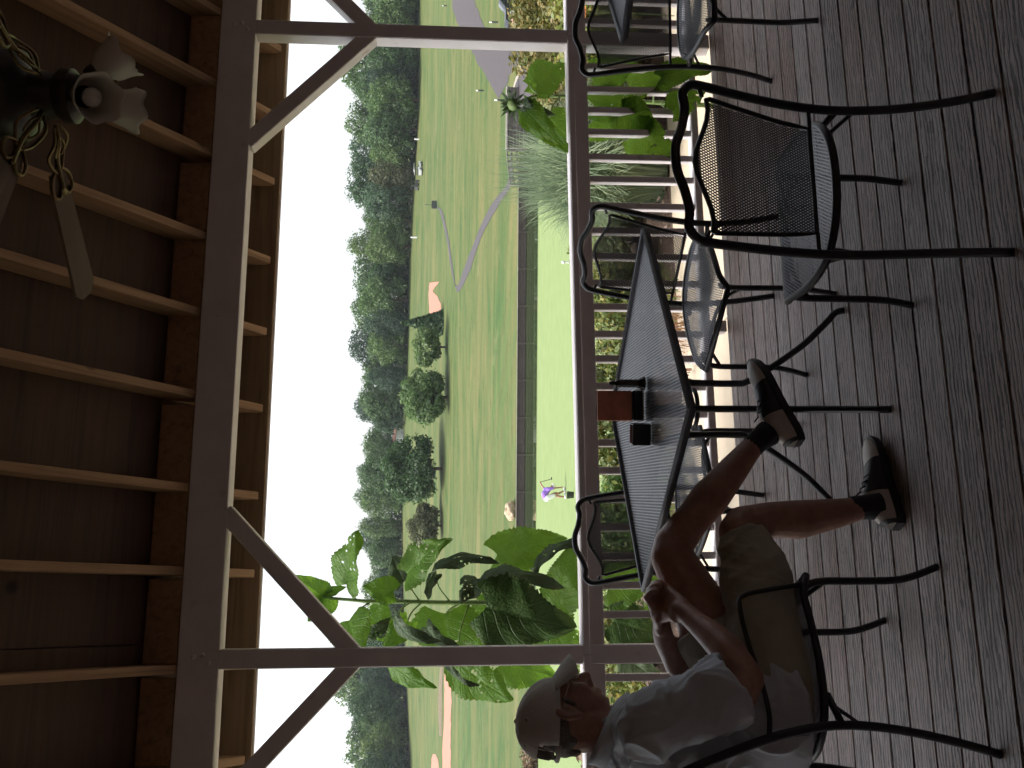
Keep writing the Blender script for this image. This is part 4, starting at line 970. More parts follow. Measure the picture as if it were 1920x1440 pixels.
for row, (dd_, sp, hf) in enumerate(((4, 46, .80), (16, 58, 1.0))):
    y = -90+row*21; k = row*3
    while y < 1530:
        yy = y+rr_.uniform(-9, 9); bx = intp(BASE, yy)
        b = hit(bx, yy, 150); dep = float(vF@(np.array(b)-CAM))
        l, d = ld(b.x, b.y); d2 = d+dd_+rr_.uniform(-2, 3); l2 = l*d2/d; X, Y = xy(l2, d2); z0 = float(zg(l2, d2))
        tz = CAM_Z+(838+.007*(720-yy)-intp(TOP, yy))/F_PX*(d2)*1.0
        Hh = (tz-z0)*hf*rr_.uniform(.93, 1.06); kn = seq[k % len(seq)]
        if row == 0 and 330 < yy < 400: kn = 'olive' if yy < 365 else 'blue'
        Hh *= rr_.choice((.86, .95, 1.0, 1.05, 1.1)); w = Hh/16*rr_.choice((.72, .85, .95, 1.08, 1.2))
        lab = (kn, row, region(yy))
        t = plant_tree(VAR[kn][k % 3], (X, Y, z0-.4), w, rr_.uniform(0, 6.28), 'tree', 'trees of the wood beyond the fairway', sz=Hh/16); seen_l.setdefault(lab, []).append((yy, t)); y += sp*rr_.uniform(.9, 1.12); k += 1
for (kn, row, rg), L_ in seen_l.items():
    rw_ = 'front' if row == 0 else 'back'
    for i_, (yy, t) in enumerate(sorted(L_, key=lambda q_: q_[0])):
        if len(L_) == 1: t['label'] = f"{KADJ[kn]} tree in the {rw_} row of the wood {rg}"
        else: t['label'] = f"{('first', 'second', 'third', 'fourth', 'fifth')[i_]} of {('two', 'three', 'four', 'five')[len(L_)-2]} {KADJ[kn].split()[0]} {rw_}-row wood trees {rg} from photo's top"
# understorey that closes the foot of the wood
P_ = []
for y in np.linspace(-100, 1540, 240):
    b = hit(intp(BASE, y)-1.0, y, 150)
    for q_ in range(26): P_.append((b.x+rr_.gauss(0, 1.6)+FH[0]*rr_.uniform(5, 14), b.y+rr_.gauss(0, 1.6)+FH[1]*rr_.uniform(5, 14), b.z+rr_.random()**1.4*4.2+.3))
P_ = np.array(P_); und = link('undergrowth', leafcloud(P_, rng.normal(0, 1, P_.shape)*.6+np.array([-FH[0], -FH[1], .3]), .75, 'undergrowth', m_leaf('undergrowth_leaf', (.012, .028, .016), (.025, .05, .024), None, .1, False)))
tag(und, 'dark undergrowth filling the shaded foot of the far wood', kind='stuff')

# ------------------------------------------------------------------ planting by the porch
def leaf_mesh(L, Wd, droop, fold, curl, seed, nm='leaf', hole=False):
    """serrated heart-shaped sunflower leaf along +y, face up +z"""
    r_ = random.Random(seed); nt, ns = 36, 7; vs, uv = [], []
    for i in range(nt+1):
        t = i/nt
        if t < .16: w = .60+.40*math.sin((t/.16)*math.pi/2)
        else: w = math.cos(((t-.16)/.84)*math.pi/2)**.72*(1+.10*math.sin(t*6))
        w *= Wd*.5; w = max(w, .004*Wd); ser = 1+.045*((i % 2)-.5)*2*(1 if t < .96 else 0)+r_.uniform(-.02, .02)
        for j in range(-ns, ns+1):
            u = j/ns; x = u*w*(ser if abs(j) == ns else 1)
            back = -.17*L*(1-t)**5*abs(u)**1.3                      # basal lobes sweep back past the stalk
            y = L*t+back
            z = -droop*L*t*t+fold*abs(x)+.050*L*math.sin(t*9+u*2.4+seed)*abs(u)*(.5+.5*t)+.03*L*math.sin(t*17-u*5+seed*2)*abs(u)**2+.012*L*math.sin(14*t+3*abs(u))*(1-abs(u))
            z -= curl*L*(abs(u)**2.2)*(.35+.65*t)*Wd/L
            y += -droop*droop*L*.35*t**3
            vs.append((x, y, z)); uv.append((u*.5, t))
    W_ = 2*ns+1; fs = [(i*W_+j, i*W_+j+1, (i+1)*W_+j+1, (i+1)*W_+j) for i in range(nt) for j in range(W_-1)]
    if hole: 
        
        for _ in range(9): fs.pop(r_.randrange(len(fs)//4, len(fs)-40))
        k0 = r_.randrange(10, 26); side = r_.choice((0, W_-2)); stp = 1 if side == 0 else -1
        dead = {(i, side+stp*j) for i in range(k0, k0+4) for j in range(r_.randint(1, 3))}
        fs = [f for f in fs if (f[0]//W_, f[0] % W_) not in dead]
    me = bpy.data.meshes.new(nm); me.from_pydata(vs, [], fs); me.update(); ul = me.uv_layers.new(name='uv')
    flat = np.array([uv[v] for f in fs for v in f], np.float32).reshape(-1); ul.data.foreach_set('uv', flat)
    me.polygons.foreach_set('use_smooth', [True]*len(me.polygons)); return me
SL_A = m_sunleaf('sunflower_leaf', (.085, .185, .030), (.14, .22, .075), .52)
SL_D = m_sunleaf('wilting_sunflower_leaf', (.055, .085, .045), (.13, .145, .125), .12)
SL_K = m_sunleaf('shaded_sunflower_leaf', (.035, .070, .018), (.06, .08, .05), .05)  # shaded copy of the leaf material: porch-side shade put into its colour
STEMM = simple('hairy_green_stem', (.12, .19, .05), .6, .3, 30, .3, stretch=(1, 1, .1))
def add_leaf(plant, o0, base, tip, wpx, dep0, dep1, stem=None, face=(0, -1, .5), mat=None, droop=.25, fold=.25, curl=.15, seed=1, hole=False):
    """base/tip: photo points with the distances they stand at; stem: photo point + distance where the stalk joins"""
    A = at_d(*base, dep0); B = at_d(*tip, dep1); d = B-A; L = d.length; d.normalize()
    n = Vector(face); n = (n-d*n.dot(d)).normalized(); x = d.cross(n).normalized()
    me = leaf_mesh(L*1.04, wpx/F_PX*(dep0+dep1)/2, droop, fold, curl, seed, 'leaf', hole); me.materials.append(mat or SL_A)
    # counter the droop so that base and tip keep their places
    th = math.atan(droop*.8); d2 = (d*math.cos(th)+n*math.sin(th)); n2 = (n*math.cos(th)-d*math.sin(th))
    o = link('leaf', me, plant); M = Matrix(((x.x, d2.x, n2.x, A.x-o0.x), (x.y, d2.y, n2.y, A.y-o0.y), (x.z, d2.z, n2.z, A.z-o0.z), (0, 0, 0, 1))); o.matrix_local = M
    if stem:
        P0 = at_d(stem[0], stem[1], stem[2])-o0; P1 = A-o0; mid = (P0+P1)/2+Vector((0, 0, .03*(P1-P0).length+.01))
        m = MB(); m.tube(smooth_pts([P0, mid, P1+d*.01], 5), [.006]+[.0045]*9+[.0035], 6); po = m.obj('petiole', STEMM, plant, 180)
    return o
SD = 5.35
def stem_depth(x): return SD
st_px = [(1312, 1152), (1262, 1146), (1180, 1141), (1090, 1136), (1000, 1132), (910, 1130), (830, 1130), (760, 1128), (700, 1128), (660, 1125), (625, 1122), (604, 1119)]
base0 = at_d(1312, 1152, SD); o0 = Vector((base0.x, base0.y, -.13))
sf = thing('sunflower', 'tall sunflower plant with big green and wilting leaves beside the left post', 'sunflower', o0)
m = MB(); pts = smooth_pts([at_d(x, y, SD)-o0 for x, y in st_px], 4); m.tube([Vector((pts[0].x, pts[0].y, 0))]+pts, [.021]+[.020-.013*i/len(pts) for i in range(len(pts))], 9); m.obj('stem', STEMM, sf, 180)
A_, D_ = SL_A, SL_D
LV = [  # base, tip, width px, depths, stem joint, facing, material, droop, fold, curl
 ((650, 1096), (664, 1000), 82, 5.35, 5.25, (668, 1124), (.2, -.8, .6), A_, .15, .25, .1),
 ((606, 1118), (556, 1082), 50, 5.35, 5.3, None, (.3, -.8, .5), A_, .2, .3, .1),
 ((612, 1114), (648, 1100), 20, 5.35, 5.35, None, (.3, -.9, .2), A_, .2, .3, .1),
 ((618, 1122), (578, 1162), 48, 5.35, 5.3, None, (-.2, -.9, .4), A_, .2, .2, .1),
 ((655, 1163), (672, 1226), 92, 5.25, 5.1, (692, 1130), (-.1, -.9, .35), A_, .25, .15, .1),
 ((690, 1150), (735, 1200), 70, 5.5, 5.45, (700, 1130), (0, -1, .3), A_, .2, .2, .1),
 ((764, 1076), (832, 1014), 78, 5.3, 5.1, (786, 1126), (.2, -.8, .5), A_, .2, .25, .1),
 ((738, 1110), (682, 1098), 50, 5.35, 5.4, (726, 1126), (.2, -.9, .3), A_, .15, .2, .1),
 ((758, 1090), (735, 1045), 60, 5.45, 5.5, None, (.2, -.9, .4), D_, .2, .3, .2),
 ((814, 1072), (904, 1034), 52, 5.2, 5.05, (842, 1126), (.75, -.35, .5), D_, .55, .5, .5),
 ((818, 1078), (795, 1108), 36, 5.25, 5.2, None, (.6, -.5, .5), D_, .3, .5, .5),
 ((896, 1098), (1016, 1068), 62, 5.15, 4.98, (898, 1128), (.7, -.35, .55), D_, .6, .45, .5),
 ((895, 1085), (866, 1112), 52, 5.2, 5.1, None, (.6, -.7, .2), D_, .3, .3, .4),
 ((932, 1040), (1056, 1008), 86, 5.3, 5.2, (958, 1131), (.25, -.85, .45), A_, .15, .12, .1),
 ((940, 1075), (1005, 1085), 60, 5.45, 5.4, None, (.2, -.9, .4), A_, .2, .2, .1),
 ((1006, 1064), (1084, 1000), 44, 5.1, 5.0, (1008, 1132), (.7, -.5, .4), D_, .5, .5, .5),
 ((1050, 1130), (1068, 1030), 78, 5.2, 5.1, (1070, 1136), (.2, -.9, .35), A_, .2, .15, .15),
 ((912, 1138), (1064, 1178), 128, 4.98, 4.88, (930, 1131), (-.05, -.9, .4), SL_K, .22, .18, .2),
 ((834, 1150), (842, 1250), 128, 5.35, 5.3, (866, 1131), (-.1, -.95, .25), A_, .2, .12, .1),
 ((880, 1140), (918, 1225), 100, 5.5, 5.45, (880, 1131), (0, -1, .3), A_, .2, .15, .1),
 ((1020, 1150), (1066, 1226), 92, 5.3, 5.25, (1005, 1133), (0, -.95, .35), A_, .2, .15, .1),
 ((1000, 1180), (1100, 1205), 70, 5.45, 5.4, None, (0, -.95, .35), A_, .2, .2, .1),
 ((742, 1158), (790, 1210), 50, 5.1, 5.0, (772, 1128), (-.6, -.5, .5), D_, .6, .6, .6),
 ((765, 1165), (720, 1215), 46, 5.2, 5.15, (790, 1130), (-.2, -.9, .3), A_, .3, .3, .2),
 ((728, 1172), (664, 1206), 30, 5.3, 5.3, None, (-.5, -.3, .7), D_, .5, .6, .6),
 ((800, 1175), (835, 1215), 46, 5.15, 5.1, None, (-.6, -.6, .4), D_, .5, .5, .5),
 ((730, 1240), (806, 1292), 52, 5.2, 5.05, (760, 1129), (-.4, -.7, .5), A_, .35, .2, .15),
 ((858, 1240), (952, 1312), 100, 5.2, 5.05, (880, 1131), (-.2, -.85, .45), A_, .2, .1, .1),
 ((838, 1235), (872, 1288), 30, 5.1, 5.0, None, (-.7, -.5, .4), D_, .5, .5, .5),
 ((945, 1240), (1040, 1270), 80, 5.3, 5.3, None, (-.1, -.95, .3), A_, .2, .2, .1),
 ((1140, 1105), (1222, 1088), 84, 5.3, 5.2, (1150, 1139), (.1, -.95, .3), A_, .2, .15, .1),
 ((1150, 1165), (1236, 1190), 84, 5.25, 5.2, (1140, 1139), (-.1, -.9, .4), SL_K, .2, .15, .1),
 ((1175, 1235), (1236, 1275), 60, 5.2, 5.15, (1170, 1141), (-.3, -.9, .4), D_, .2, .3, .2),
 ((1215, 1120), (1282, 1105), 66, 5.3, 5.25, (1210, 1143), (.1, -.9, .4), A_, .3, .2, .1),
 ((1115, 1060), (1190, 1040), 50, 5.4, 5.4, (1120, 1137), (.2, -.9, .4), D_, .2, .2, .1),
]
def put_leaves(plant, o0, LV):
    for i, (b, t, w, d0, d1, stj, fc, mt, dr, fo, cu) in enumerate(LV):
        add_leaf(plant, o0, b, t, w, d0, d1, (*stj, SD) if stj else None, fc, mt, dr, fo, cu, i*1.7+1, hole=(i % 3 == 0))
put_leaves(sf, o0, LV)
# smaller budding sunflower by the stone wall
b0 = at_d(1290, 205, 5.45); o1 = Vector((b0.x, b0.y, -.13))
sb = thing('sunflower', 'shorter sunflower with a spiky green bud and large leaves, below the stone wall', 'sunflower', o1)
sp2 = [(1285, 196), (1230, 192), (1160, 190), (1110, 186), (1060, 181), (1010, 180), (985, 186), (968, 194)]
m = MB(); pts = smooth_pts([at_d(x, y, SD+.05)-o1 for x, y in sp2], 4); m.tube([Vector((pts[0].x, pts[0].y, 0))]+pts, [.015]+[.013-.006*i/len(pts) for i in range(len(pts))], 8); m.obj('stem', STEMM, sb, 180)
bc = at_d(962, 196, SD)-o1; bd = Vector((-.55, -.45, .55)).normalized()
m = MB(); m.lathe([(.002, -.03), (.022, -.022), (.034, -.004), (.032, .012), (.018, .02), (.001, .022)], bc, bd, 16); bud = m.obj('flower_bud', STEMM, sb, 180)
for ring_, (nn_, ln_, tl_) in enumerate(((11, .085, .35), (12, .075, .9), (9, .055, 1.5))):
    for k in range(nn_):
        a = k*2*math.pi/nn_+ring_*.3; u = bd.orthogonal().normalized(); w = bd.cross(u); rad = u*math.cos(a)+w*math.sin(a)
        d_ = (rad*math.cos(tl_-.5)+bd*math.sin(tl_-.5)).normalized(); s_ = d_.cross(bd).normalized(); A0 = bc+rad*.028; m = MB()
        ln = ln_*random.uniform(.75, 1.2); m.add([A0-s_*.010, A0+s_*.010, A0+d_*ln*.5+s_*.008, A0+d_*ln*.5-s_*.008, A0+d_*ln+Vector((0, 0, -.006))], [(0, 1, 2, 3), (3, 2, 4)]); m.obj('bract', SL_D, bud, 180)
put_leaves(sb, o1, [
 ((1006, 158), (1062, 120), 84, 5.35, 5.3, (1040, 180), (.1, -.9, .4), A_, .2, .15, .1),
 ((990, 160), (1045, 152), 40, 5.5, 5.5, (1020, 180), (.1, -.9, .4), A_, .2, .15, .1),
 ((986, 204), (1062, 282), 50, 5.25, 5.1, (990, 186), (-.3, -.7, .6), A_, .45, .2, .15),
 ((982, 198), (1022, 216), 34, 5.25, 5.2, None, (-.5, -.5, .7), D_, .6, .4, .4),
 ((1030, 222), (1068, 262), 60, 5.3, 5.25, (1050, 181), (-.2, -.9, .4), A_, .3, .2, .1),
 ((1112, 150), (1190, 118), 78, 5.3, 5.25, (1100, 185), (.1, -.9, .35), A_, .2, .15, .1),
 ((1115, 200), (1205, 188), 70, 5.25, 5.2, None, (0, -.95, .35), A_, .2, .15, .1),
 ((1110, 228), (1172, 250), 66, 5.3, 5.25, (1120, 187), (-.1, -.9, .4), A_, .2, .15, .1),
 ((1165, 212), (1232, 250), 74, 5.2, 5.15, (1150, 189), (-.2, -.9, .4), A_, .25, .2, .1),
 ((1190, 252), (1262, 286), 76, 5.2, 5.1, (1180, 191), (-.2, -.85, .45), A_, .3, .2, .1),
 ((1180, 160), (1262, 142), 70, 5.3, 5.2, (1190, 191), (.15, -.9, .4), A_, .25, .15, .1),
 ((1240, 146), (1330, 122), 60, 5.2, 5.1, (1225, 192), (.1, -.85, .5), A_, .3, .15, .1),
 ((1262, 208), (1318, 168), 60, 5.15, 5.1, (1240, 193), (0, -.9, .5), A_, .3, .2, .1),
 ((1130, 110), (1200, 95), 60, 5.4, 5.4, None, (.1, -.9, .4), D_, .2, .2, .1),
])
# ornamental grass
gb = at_d(1243, 325, 7.0); gb.z = -.13
og = thing('ornamental_grass', 'fountain-like clump of fine grey-green ornamental grass beyond the railing', 'grass', gb)
def blades(n, hgt, spread, wid, seed, dr=1.0):
    r_ = random.Random(seed); m = MB(); V, Fc = [], []
    for k in range(n):
        a = r_.random()*2*math.pi; r0 = r_.random()**.5*.20; out_ = r_.random()**.8*spread; h = hgt*r_.uniform(.55, 1.05); tw = r_.uniform(-.6, .6)
        c, s = math.cos(a), math.sin(a); o = len(V); N = 6
        for i in range(N+1):
            t = i/N; rad = r0+out_*(.28*t+.72*t**2.2); z = h*(1.55*t-dr*.78*t**2.6*(out_/spread)-.25*t*t)/1.2; x = c*rad+.06*math.sin(3*t+seed+k)*t; y = s*rad+.06*math.cos(2.3*t+k)*t
            w = wid*(1-t)**.6+.0006; tx, ty = -math.sin(a+tw), math.cos(a+tw); V += [(x-tx*w, y-ty*w, z), (x+tx*w, y+ty*w, z+.2*w)]
        Fc += [(o+2*i, o+2*i+1, o+2*i+3, o+2*i+2) for i in range(N)]
    m.add(V, Fc); return m
GRS = m_leaf('silver_grass', (.17, .24, .15), (.27, .35, .22), (.38, .45, .29), .45, False)
bo = blades(4600, 1.14, .64, .0036, 4).obj('blades', GRS, og, 180); bo['kind'] = 'stuff'
F_BUSH = m_leaf('olive_yellow_bush_leaf', (.07, .085, .022), (.14, .135, .035), (.23, .17, .06), .35, True)
# yellow-green shrubs along the bed
F_SPI = m_leaf('yellow_green_shrub_leaf', (.09, .14, .03), (.19, .225, .05), (.31, .25, .075), .4, True)
F_GRN = m_leaf('green_shrub_leaf', (.055, .12, .025), (.11, .19, .04), (.24, .27, .07), .4, True)
def shrub(loc, w, h, mat, label, n=4200, leaf=.027, dep=None, nm='shrub', grp='shrubs in the bed beyond the railing', up=0):
    t = thing(nm, label, 'shrub', loc, rr_.random()*6, grp); Ls = broad_lobes(w, h, h*.12, 22, int(loc[0]*97+loc[1]*31), .9)
    P, d = crown_points(Ls, n, .5); P[:, 2] = np.maximum(P[:, 2], .01)
    link('foliage', leafcloud(P, d+np.array([0, 0, .5+up]), leaf, 'foliage', mat, 1.9, 1.2), t)
    m = MB()
    for k in range(16):
        a = k*2.4; q1 = Vector((math.cos(a)*.03, math.sin(a)*.03, 0)); m.tube([q1, Vector((math.cos(a)*w*.2, math.sin(a)*w*.2, h*.45)), Vector((math.cos(a)*w*.33, math.sin(a)*w*.33, h*.85))], [.006, .004, .002], 4)
    m.obj('twigs', TRUNK, t, 180); return t
spots = [(-.95, 'low yellow-green shrub behind the seated man’s chair back', F_SPI), (-.25, 'yellow-green shrub between the left post and the sunflower stem', F_SPI), (.40, 'yellow-green shrub seen over the back of the tucked-in chair', F_GRN), (1.02, 'yellow-green shrub straight behind the packet caddy', F_SPI), (1.62, 'yellow-green shrub straight behind the menu card', F_SPI),
         (2.15, 'yellow-green shrub behind the sauce bottle, above the far table corner', F_SPI), (2.72, 'mixed green shrub seen through the chair nearest the railing', F_GRN), (3.25, 'yellowish low shrub at the foot of the ornamental grass', F_SPI)]
for x_, lb, mt in spots:
    X = x_*7.05/5.2 if x_ > 0 else x_*1.25
    shrub((X, 6.98+rr_.uniform(-.1, .15), -.13), rr_.uniform(.80, .95), rr_.uniform(.50, .58), mt, lb)
g2 = at_d(1212, 150, 7.2); shrub((g2.x, g2.y, -.13), .75, .75, F_SPI, 'feathery yellow-green shrub between the two sunflower leaves by the right post', 2600, .03, up=.4)
g3 = at_d(1225, 20, 7.6); shrub((g3.x, g3.y, -.13), 1.35, .72, F_SPI, 'wide yellow and green shrub behind the chair at the second table', 5200, .036)
g4 = at_d(1040, 40, 9.0); z4 = gz(g4.x, g4.y); shrub((g4.x, g4.y, z4), 1.9, at_d(965, 40, 9.0).z-z4, F_BUSH, 'tall yellow-brown bush rising above the rail beyond the right post', 26000, .030, nm='bush', up=.3)
g5 = at_d(1040, 120, 9.4); z5 = gz(g5.x, g5.y); shrub((g5.x, g5.y, z5), 1.3, at_d(990, 120, 9.4).z-z5, F_BUSH, 'yellow-brown bush just left of the right post above the rail', 14000, .030, nm='bush', up=.3)
# dry grass tufts in the mulch
for (px, py, lb, mt, hh) in ((1278, 612, 'dry brown grass tuft in the mulch behind the far chair legs', (.30, .18, .10), .24), (1284, 690, 'reddish dry grass tuft in the mulch left of the far chair', (.26, .12, .07), .22), (1282, 870, 'green and dry grass tuft beyond the rail, right of the man’s knee', (.22, .26, .08), .30), (1280, 925, 'green grass tuft beyond the rail above the man’s crossed knee', (.16, .24, .06), .32), (1262, 560, 'thin green grass tuft by the foot of the far chair’s back', (.16, .24, .06), .26)):
    g = on_z(px, py, -.11); t = thing('grass_tuft', lb, 'grass', g, 0, 'grass tufts in the bed')
    bo = blades(90, hh, .18, .0026, px+py, .9).obj('blades', m_leaf('tuft_grass', tuple(c*.7 for c in mt), mt, tuple(min(1, c*1.35) for c in mt), .4, False), t, 180); bo['kind'] = 'stuff'
# low plants on the near bank just above the rail, and the reddish bed at the left
F_RED = m_leaf('reddish_shrub_leaf', (.09, .10, .04), (.22, .12, .08), (.30, .20, .12), .3, True)
for k, (px, py, w) in enumerate(((1075, 540, .5), (1078, 585, .35), (1084, 715, .6), (1086, 775, .4))):
    b = at_d(px+14, py, 11.0); z_ = gz(b.x, b.y); shrub((b.x, b.y, z_), w, max(.15, at_d(px-6, py, 11.0).z-z_), F_OLIVE, ['low brownish weed peeping over the rail left of the white marker', 'small brownish weed over the rail, second from the white marker', 'low dry weed over the rail behind the menu card', 'tiny dry weed over the rail behind the caddy'][k], 900, .04, nm='weed', grp='weeds on the bank above the rail')
for k, (px, py, dpt, w, h) in enumerate(((1075, 1420, 9.5, .9, .55), (962, 1402, 60, 3.4, .8), (972, 1445, 60, 3.4, .9))):
    b = at_d(px, py, dpt); z_ = gz(b.x, b.y); shrub((b.x, b.y, z_), w, h, F_RED, ['reddish shrub just below the man’s nape at the picture edge', 'reddish bank plant beyond the back of the cap', 'reddish bank plant at the picture edge beyond the nape'][k], 2500, .05 if k == 0 else .12, nm='shrub')
# orange flower
p = at_d(1098, 24, 6.6); fl = thing('orange_flower', 'single orange flower head behind the chair at the second table', 'flower', (p.x, p.y, -.13)); hh = p.z+.13
m = MB(); m.tube([(0, 0, 0), (.01, 0, hh*.5), (0, 0, hh)], .004, 6); m.obj('stem', STEMM, fl, 180)
ORG = simple('orange_petal', (.75, .28, .03), .6, .2, 30, 0)
for rg, (n_, r_, z_) in enumerate(((12, .048, 0), (10, .036, .008), (7, .022, .016))):
    for k in range(n_):
        a = k*2*math.pi/n_+rg*.4; c, s = math.cos(a), math.sin(a); m = MB(); m.add([(c*.006-s*.004, s*.006+c*.004, hh+z_), (c*.006+s*.004, s*.006-c*.004, hh+z_), (c*r_*.8+s*.011, s*r_*.8-c*.011, hh+z_+.006), (c*r_, s*r_, hh+z_+.004), (c*r_*.8-s*.011, s*r_*.8+c*.011, hh+z_+.006)], [(0, 1, 2, 3, 4)]); m.obj('petal', ORG, fl, 0)

# ------------------------------------------------------------------ far small things
WHT = simple('white_enamel', (.75, .75, .73), .5, .05, 9, 0); GRY = simple('dark_grey_paint', (.06, .065, .06), .6, .2, 9, 0)
def marker(px, py, h, label):
    b = hit(px, py, 20); t = thing('marker_post', label, 'post', b, 0, 'white-topped posts by the drive')
    m = MB(); m.box(-.07, .07, -.07, .07, 0, h*.62); m.obj('post', GRY, t, 0); m = MB(); m.lathe([(.001, h*.62), (.075, h*.62), (.075, h*.82), (.04, h*.86), (.001, h*.86)], n=10); m.obj('head', WHT, t, 40); return t
marker(838, 11, .9, 'white-topped post on the grass above the drive at the picture edge')
marker(934, 42, 1.0, 'white-topped post on the grass below the drive, right of the post')
marker(907, 170, 1.0, 'white-topped post on the grass just above the tip of the drive')
marker(946, 188, 1.1, 'white-topped post beside the sunflower bud')
def golf_cart(px, py, label, rz, roof):
    b = hit(px, py, 150); t = thing('golf_cart', label, 'golf cart', b, rz, 'golf carts at the edge of the wood')
    m = MB(); m.box(-1.15, 1.15, -.55, .55, .3, .62); m.box(-1.15, -.35, -.55, .55, .6, .95); m.box(.55, 1.2, -.52, .52, .6, .85); m.obj('body', roof, t, 0)
    m = MB(); m.box(-1.0, .65, -.6, .6, 1.82, 1.90); m.obj('canopy', roof, t, 0); m = MB(); m.box(-.4, .2, -.5, .5, .75, .9); m.box(-.45, -.35, -.5, .5, .9, 1.25); m.obj('seat', GRY, t, 0)
    for x in (-.95, .6):
        for y in (-.52, .52): m = MB(); m.tube([(x, y, .9), (x, y, 1.84)], .03, 5); m.obj('strut', GRY, t, 0)
    for x in (-.8, .8):
        for y in (-.5, .5): m = MB(); m.tube([(x, y-.09, .26), (x, y+.09, .26)], .26, 12); m.obj('wheel', GRY, t, 40)
    return t
golf_cart(792, 313, 'white golf cart parked under the wood, the one nearer the stone wall', R(10), WHT)
golf_cart(793, 323, 'white golf cart parked under the wood, the one nearer the tee sign', R(60), WHT)
golf_cart(786, 347, 'dark golf cart in the shade at the foot of the wood', R(20), GRY)
b = hit(822, 384, 80); t = thing('tee_sign', 'dark tee box sign with a thin pole at the end of the cart path', 'sign', b)
m = MB(); m.box(-.7, .7, -.08, .08, .25, 1.15); m.obj('panel', GRY, t, 0); m = MB(); m.tube([(0, .1, 0), (0, .1, 2.3)], .05, 6); m.obj('pole', GRY, t, 0)
for k, (px, py, h) in enumerate(((786, 261, .9), (782, 445, 1.2))):
    b = hit(px, py, 150); t = thing('yardage_post', ['small pale post at the foot of the wood above the stone wall', 'small white post in the shade of the wood right of the tee sign'][k], 'post', b); m = MB(); m.box(-.14, .14, -.14, .14, 0, h); m.obj('post', WHT, t, 0); m = MB(); m.lathe([(.001, h), (.2, h), (.12, h+.25), (.001, h+.3)], n=8); m.obj('cap', WHT, t, 0)
b = hit(757, 817, 150); t = thing('shed', 'small pale shed roof showing beside the broad ragged tree', 'shed', b, .4); m = MB(); m.box(-1.5, 1.5, -1, 1, 0, 2.0); m.obj('wall', WHT, t, 0); m = MB(); m.add([(-1.7, -1.2, 2), (1.7, -1.2, 2), (1.7, 1.2, 2), (-1.7, 1.2, 2), (-1.7, 0, 2.9), (1.7, 0, 2.9)], [(0, 1, 5, 4), (2, 3, 4, 5), (0, 4, 3), (1, 2, 5)]); m.obj('roof', simple('brown_roof', (.2, .1, .07), .8, .2, 5, 0), t, 0)
# straw-coloured stump-like rock by the pond
b = hit(966, 957, 60); t = thing('rock', 'tan rough boulder on the far bank above the plank wall', 'rock', b); m = MB(); m.ball((0, 0, .38), (.85, .6, .50), 18)
me = remesh(m, .06, 1)
for v_ in me.vertices: v_.co += v_.co.normalized()*.16*noise.noise(v_.co*2.6)
link('boulder', me, t).data.materials.append(simple('tan_rock', (.42, .31, .21), .95, .45, 3, .6, dist=.05))
b = hit(972, 36, 20); t = thing('rock', 'pinkish rock at the edge of the bushes by the right post', 'rock', b); m = MB(); m.ball((0, 0, .2), (.55, .45, .42), 16); me = remesh(m, .05, 1)
for v_ in me.vertices: v_.co += v_.co.normalized()*.10*noise.noise(v_.co*4)
link('boulder', me, t).data.materials.append(simple('pink_rock', (.42, .24, .20), .95, .3, 5, .5))
# white marker peeping over the rail and the pot on the green
b = at_d(1076, 492, 20); zb = gz(b.x, b.y); t = thing('stake', 'thin white stake peeping over the rail before the mown green', 'stake', (b.x, b.y, zb)); m = MB(); h = at_d(1056, 492, 20).z-zb; m.tube([(0, 0, 0), (0, 0, h)], .02, 6); m.obj('shaft', WHT, t, 0); m = MB(); m.ball((0, 0, h), .04, 8); m.obj('knob', WHT, t, 180)
b = hit(1076, 928, 20); t = thing('bucket', 'small dark bucket on the mown green by the bending golfer', 'bucket', b); m = MB(); m.lathe([(.001, 0), (.13, 0), (.16, .28), (.15, .28), (.12, .03), (.001, .03)], n=14); m.obj('tub', DK, t, 30); m = MB(); m.tube([(.16*math.cos(a), 0, .28+.12*math.sin(a)) for a in np.linspace(0, math.pi, 10)], .012, 6); m.obj('handle', simple('steel', (.6, .6, .6), .3, .1, 5, 0, metal=1), t, 180)
# car whose tail shows at the picture edge
b = hit(966, 2, 20); t = thing('parked_car', 'dark parked car at the picture edge, mostly hidden by the bush', 'car', b, math.atan2(RH[1], RH[0])+R(180)); CARP = simple('dark_blue_car_paint', (.012, .014, .02), .35, .1, 3, 0)
def loft(secs, mat, nm, par):
    m = MB(); n = len(secs[0]); m.add([p for s_ in secs for p in s_], [(i*n+k, i*n+(k+1) % n, (i+1)*n+(k+1) % n, (i+1)*n+k) for i in range(len(secs)-1) for k in range(n)]+[tuple(range(n-1, -1, -1)), tuple(range((len(secs)-1)*n, len(secs)*n))]); return m.obj(nm, mat, par, 35)
def csec(y, hw, z0, z1, L0, L1): return [(L0, y, z0), (L1, y, z0), (L1+.05, y, z0+(z1-z0)*.5), (L1-.1, y, z1), (L0+.1, y, z1), (L0-.05, y, z0+(z1-z0)*.5)]
loft([csec(y, 0, .3+.05*abs(y), .92-.06*abs(y), -2.2+.15*abs(y)**2, 2.2-.2*abs(y)**2) for y in (-.88, -.8, -.4, 0, .4, .8, .88)], CARP, 'body', t)
loft([[(-1.6+.1*a, y, .9), (.9-.1*a, y, .9), (.25-.05*a, y, 1.42-.05*a), (-1.1+.05*a, y, 1.42-.05*a)] for y, a in ((-.72, 1), (-.6, 0), (.6, 0), (.72, 1))], simple('dark_window_glass', (.02, .025, .03), .05, .1, 3, 0), 'window', t)
